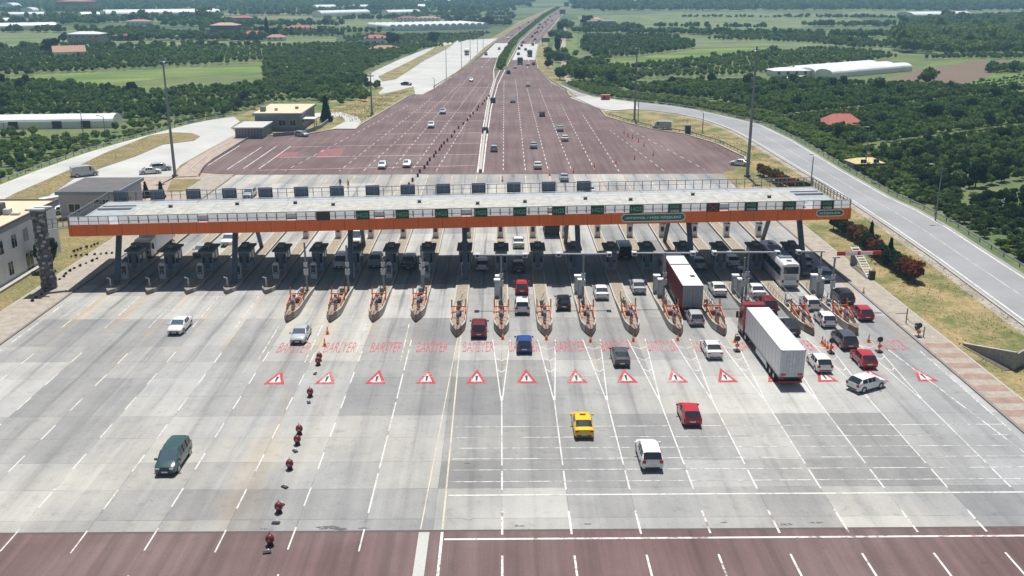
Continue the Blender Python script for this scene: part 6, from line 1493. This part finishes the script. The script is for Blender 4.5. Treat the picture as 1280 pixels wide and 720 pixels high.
for i, (px, py) in enumerate(((1087, 305), (1111, 326))): t = tree(px, py + 4, 1.25, LEAFD, f"slim dark cypress rising from the right shrub row, {('left','right')[i]} one", "cypress", cone=True, h=1.5, seed=60 + i)
# small hedge plants on the lawn
SP = crown_mesh("small_plant", 90, LEAFD, n=60, leaf=.3, cz=.8)
rows_ = [((42, 378), (92, 337), 12), ((88, 322), (140, 318), 8), ((92, 316), (124, 306), 7), ((95, 337), (123, 325), 5)]
c_ = 0
for a, c, n in rows_:
    for i in range(n):
        q = P(*a).lerp(P(*c), i / (n - 1)); o = bpy.data.objects.new("small_plant", SP); COL.objects.link(o); o.location = (q.x + random.uniform(-.2, .2), q.y, .02); s = random.uniform(.17, .3); o.scale = (s, s, s * 1.2); tag(o, "small dark plant in a dotted row on the left lawn", "plant", "small plants in rows on the left lawn")
# small cut conifers behind the canopy at the left
for i, (px, py) in enumerate(((183, 247), (202, 247))): tree(px, py, 1.3, LEAFD, f"dark cone shaped shrub behind the left canopy railing, {('left','right')[i]} one", "cone_shrub", cone=True, seed=70 + i, h=1.1)
# dry grass tufts as one mass
TU = []
tb = MB(); g = random.Random(4)
for i in range(26):
    a = g.uniform(0, 6.28); q = g.uniform(0, .35); h = g.uniform(.5, 1.0); x, y = q * math.cos(a), q * math.sin(a); dx, dy = g.uniform(-.3, .3), g.uniform(-.3, .3); w = .05
    tb.add([(x - w, y, 0), (x + w, y, 0), (x + dx, y + dy, h)], [(0, 1, 2)], TUFT)
CT = hidden_collection("tuft_variants", [tb.mesh("tuft")])
tp = []
for poly, n, lo, hi in ((PP([(1060, 250), (1140, 304), (1280, 407), (1400, 496), (1400, 600), (1240, 470), (1160, 400), (1080, 330), (1035, 290)]), 2600, .10, .22), (PP([(-40, 420), (0, 352), (80, 292), (212, 300), (75, 358), (0, 415)]), 900, .08, .16), (isl if False else PP([(-40, 274), (20, 243), (94, 211), (131, 193), (187, 171), (243, 172), (204, 180), (169, 195), (98, 219), (10, 278)]), 2500, .15, .4),
                        (PP([(880, 165), (935, 180), (1040, 242), (1000, 240), (930, 205), (800, 150), (860, 150)]), 2500, .12, .3), (PP([(400, 142), (480, 119), (515, 111), (480, 133), (449, 155)]), 1500, .2, .45)):
    ps = [(p.x, p.y) for p in poly]; xs = [p[0] for p in ps]; ys = [p[1] for p in ps]
    x = rng_.uniform(min(xs), max(xs), n * 3); y = rng_.uniform(min(ys), max(ys), n * 3); k = inside(x, y, ps); x, y = x[k][:n], y[k][:n]
    cl_ = np.sin(x * .5) * np.cos(y * .37 + 1) + rng_.normal(size=len(x)) * .6
    for i in range(len(x)):
        if cl_[i] > -.3 and not (47 < x[i] < 51.8): tp.append((x[i], y[i], .02, rng_.uniform(lo, hi), 0, rng_.uniform(0, 6), 1.))
scatter("dry_grass", tp, CT, "dry grass tufts on the verges and lawns")

# ---------------------------------------------------------------- air, sky, sun
b = MB(); b.box(-8800, 8800, -250, 9000, -1, 60, WPANEL); hz = b.build("haze"); hz["kind"] = "stuff"; hz["label"] = "thin pale haze over the plain"; hz["category"] = "haze"
m = bpy.data.materials.new("haze"); m.use_nodes = True; t = m.node_tree; t.nodes.clear(); ou = t.nodes.new("ShaderNodeOutputMaterial"); pv = t.nodes.new("ShaderNodeVolumePrincipled")
pv.inputs["Color"].default_value = (.42, .70, 1.0, 1); pv.inputs["Density"].default_value = HAZE; pv.inputs["Anisotropy"].default_value = .1; t.links.new(pv.outputs[0], ou.inputs["Volume"])
hz.data.materials.clear(); hz.data.materials.append(m)
w = bpy.data.worlds.new("World"); S.world = w; w.use_nodes = True; nt = w.node_tree; sk = nt.nodes.new("ShaderNodeTexSky"); sk.sky_type = 'NISHITA'; sk.sun_disc = False
EL = R(70.5); sk.sun_elevation = EL; sk.sun_rotation = R(2); sk.air_density = 1.2; sk.dust_density = 1.5
bg = nt.nodes["Background"]; nt.links.new(sk.outputs[0], bg.inputs[0]); bg.inputs[1].default_value = .05
sl = bpy.data.lights.new("sun", 'SUN'); sl.energy = 5.0; sl.angle = R(.5); sl.color = (1, .965, .91); so = bpy.data.objects.new("sun", sl); COL.objects.link(so); so.rotation_euler = (-(R(90) - EL), 0, R(-2)); so.location = (0, 40, 80)
S.view_settings.view_transform = 'Standard'; S.view_settings.look = 'None'; S.view_settings.exposure = 0.17; S.view_settings.gamma = 1
for r_, me in protos.items():
    pass
S.cycles.volume_step_rate = 1.0; S.cycles.volume_bounces = 1; S.cycles.max_bounces = 6; S.cycles.transparent_max_bounces = 4
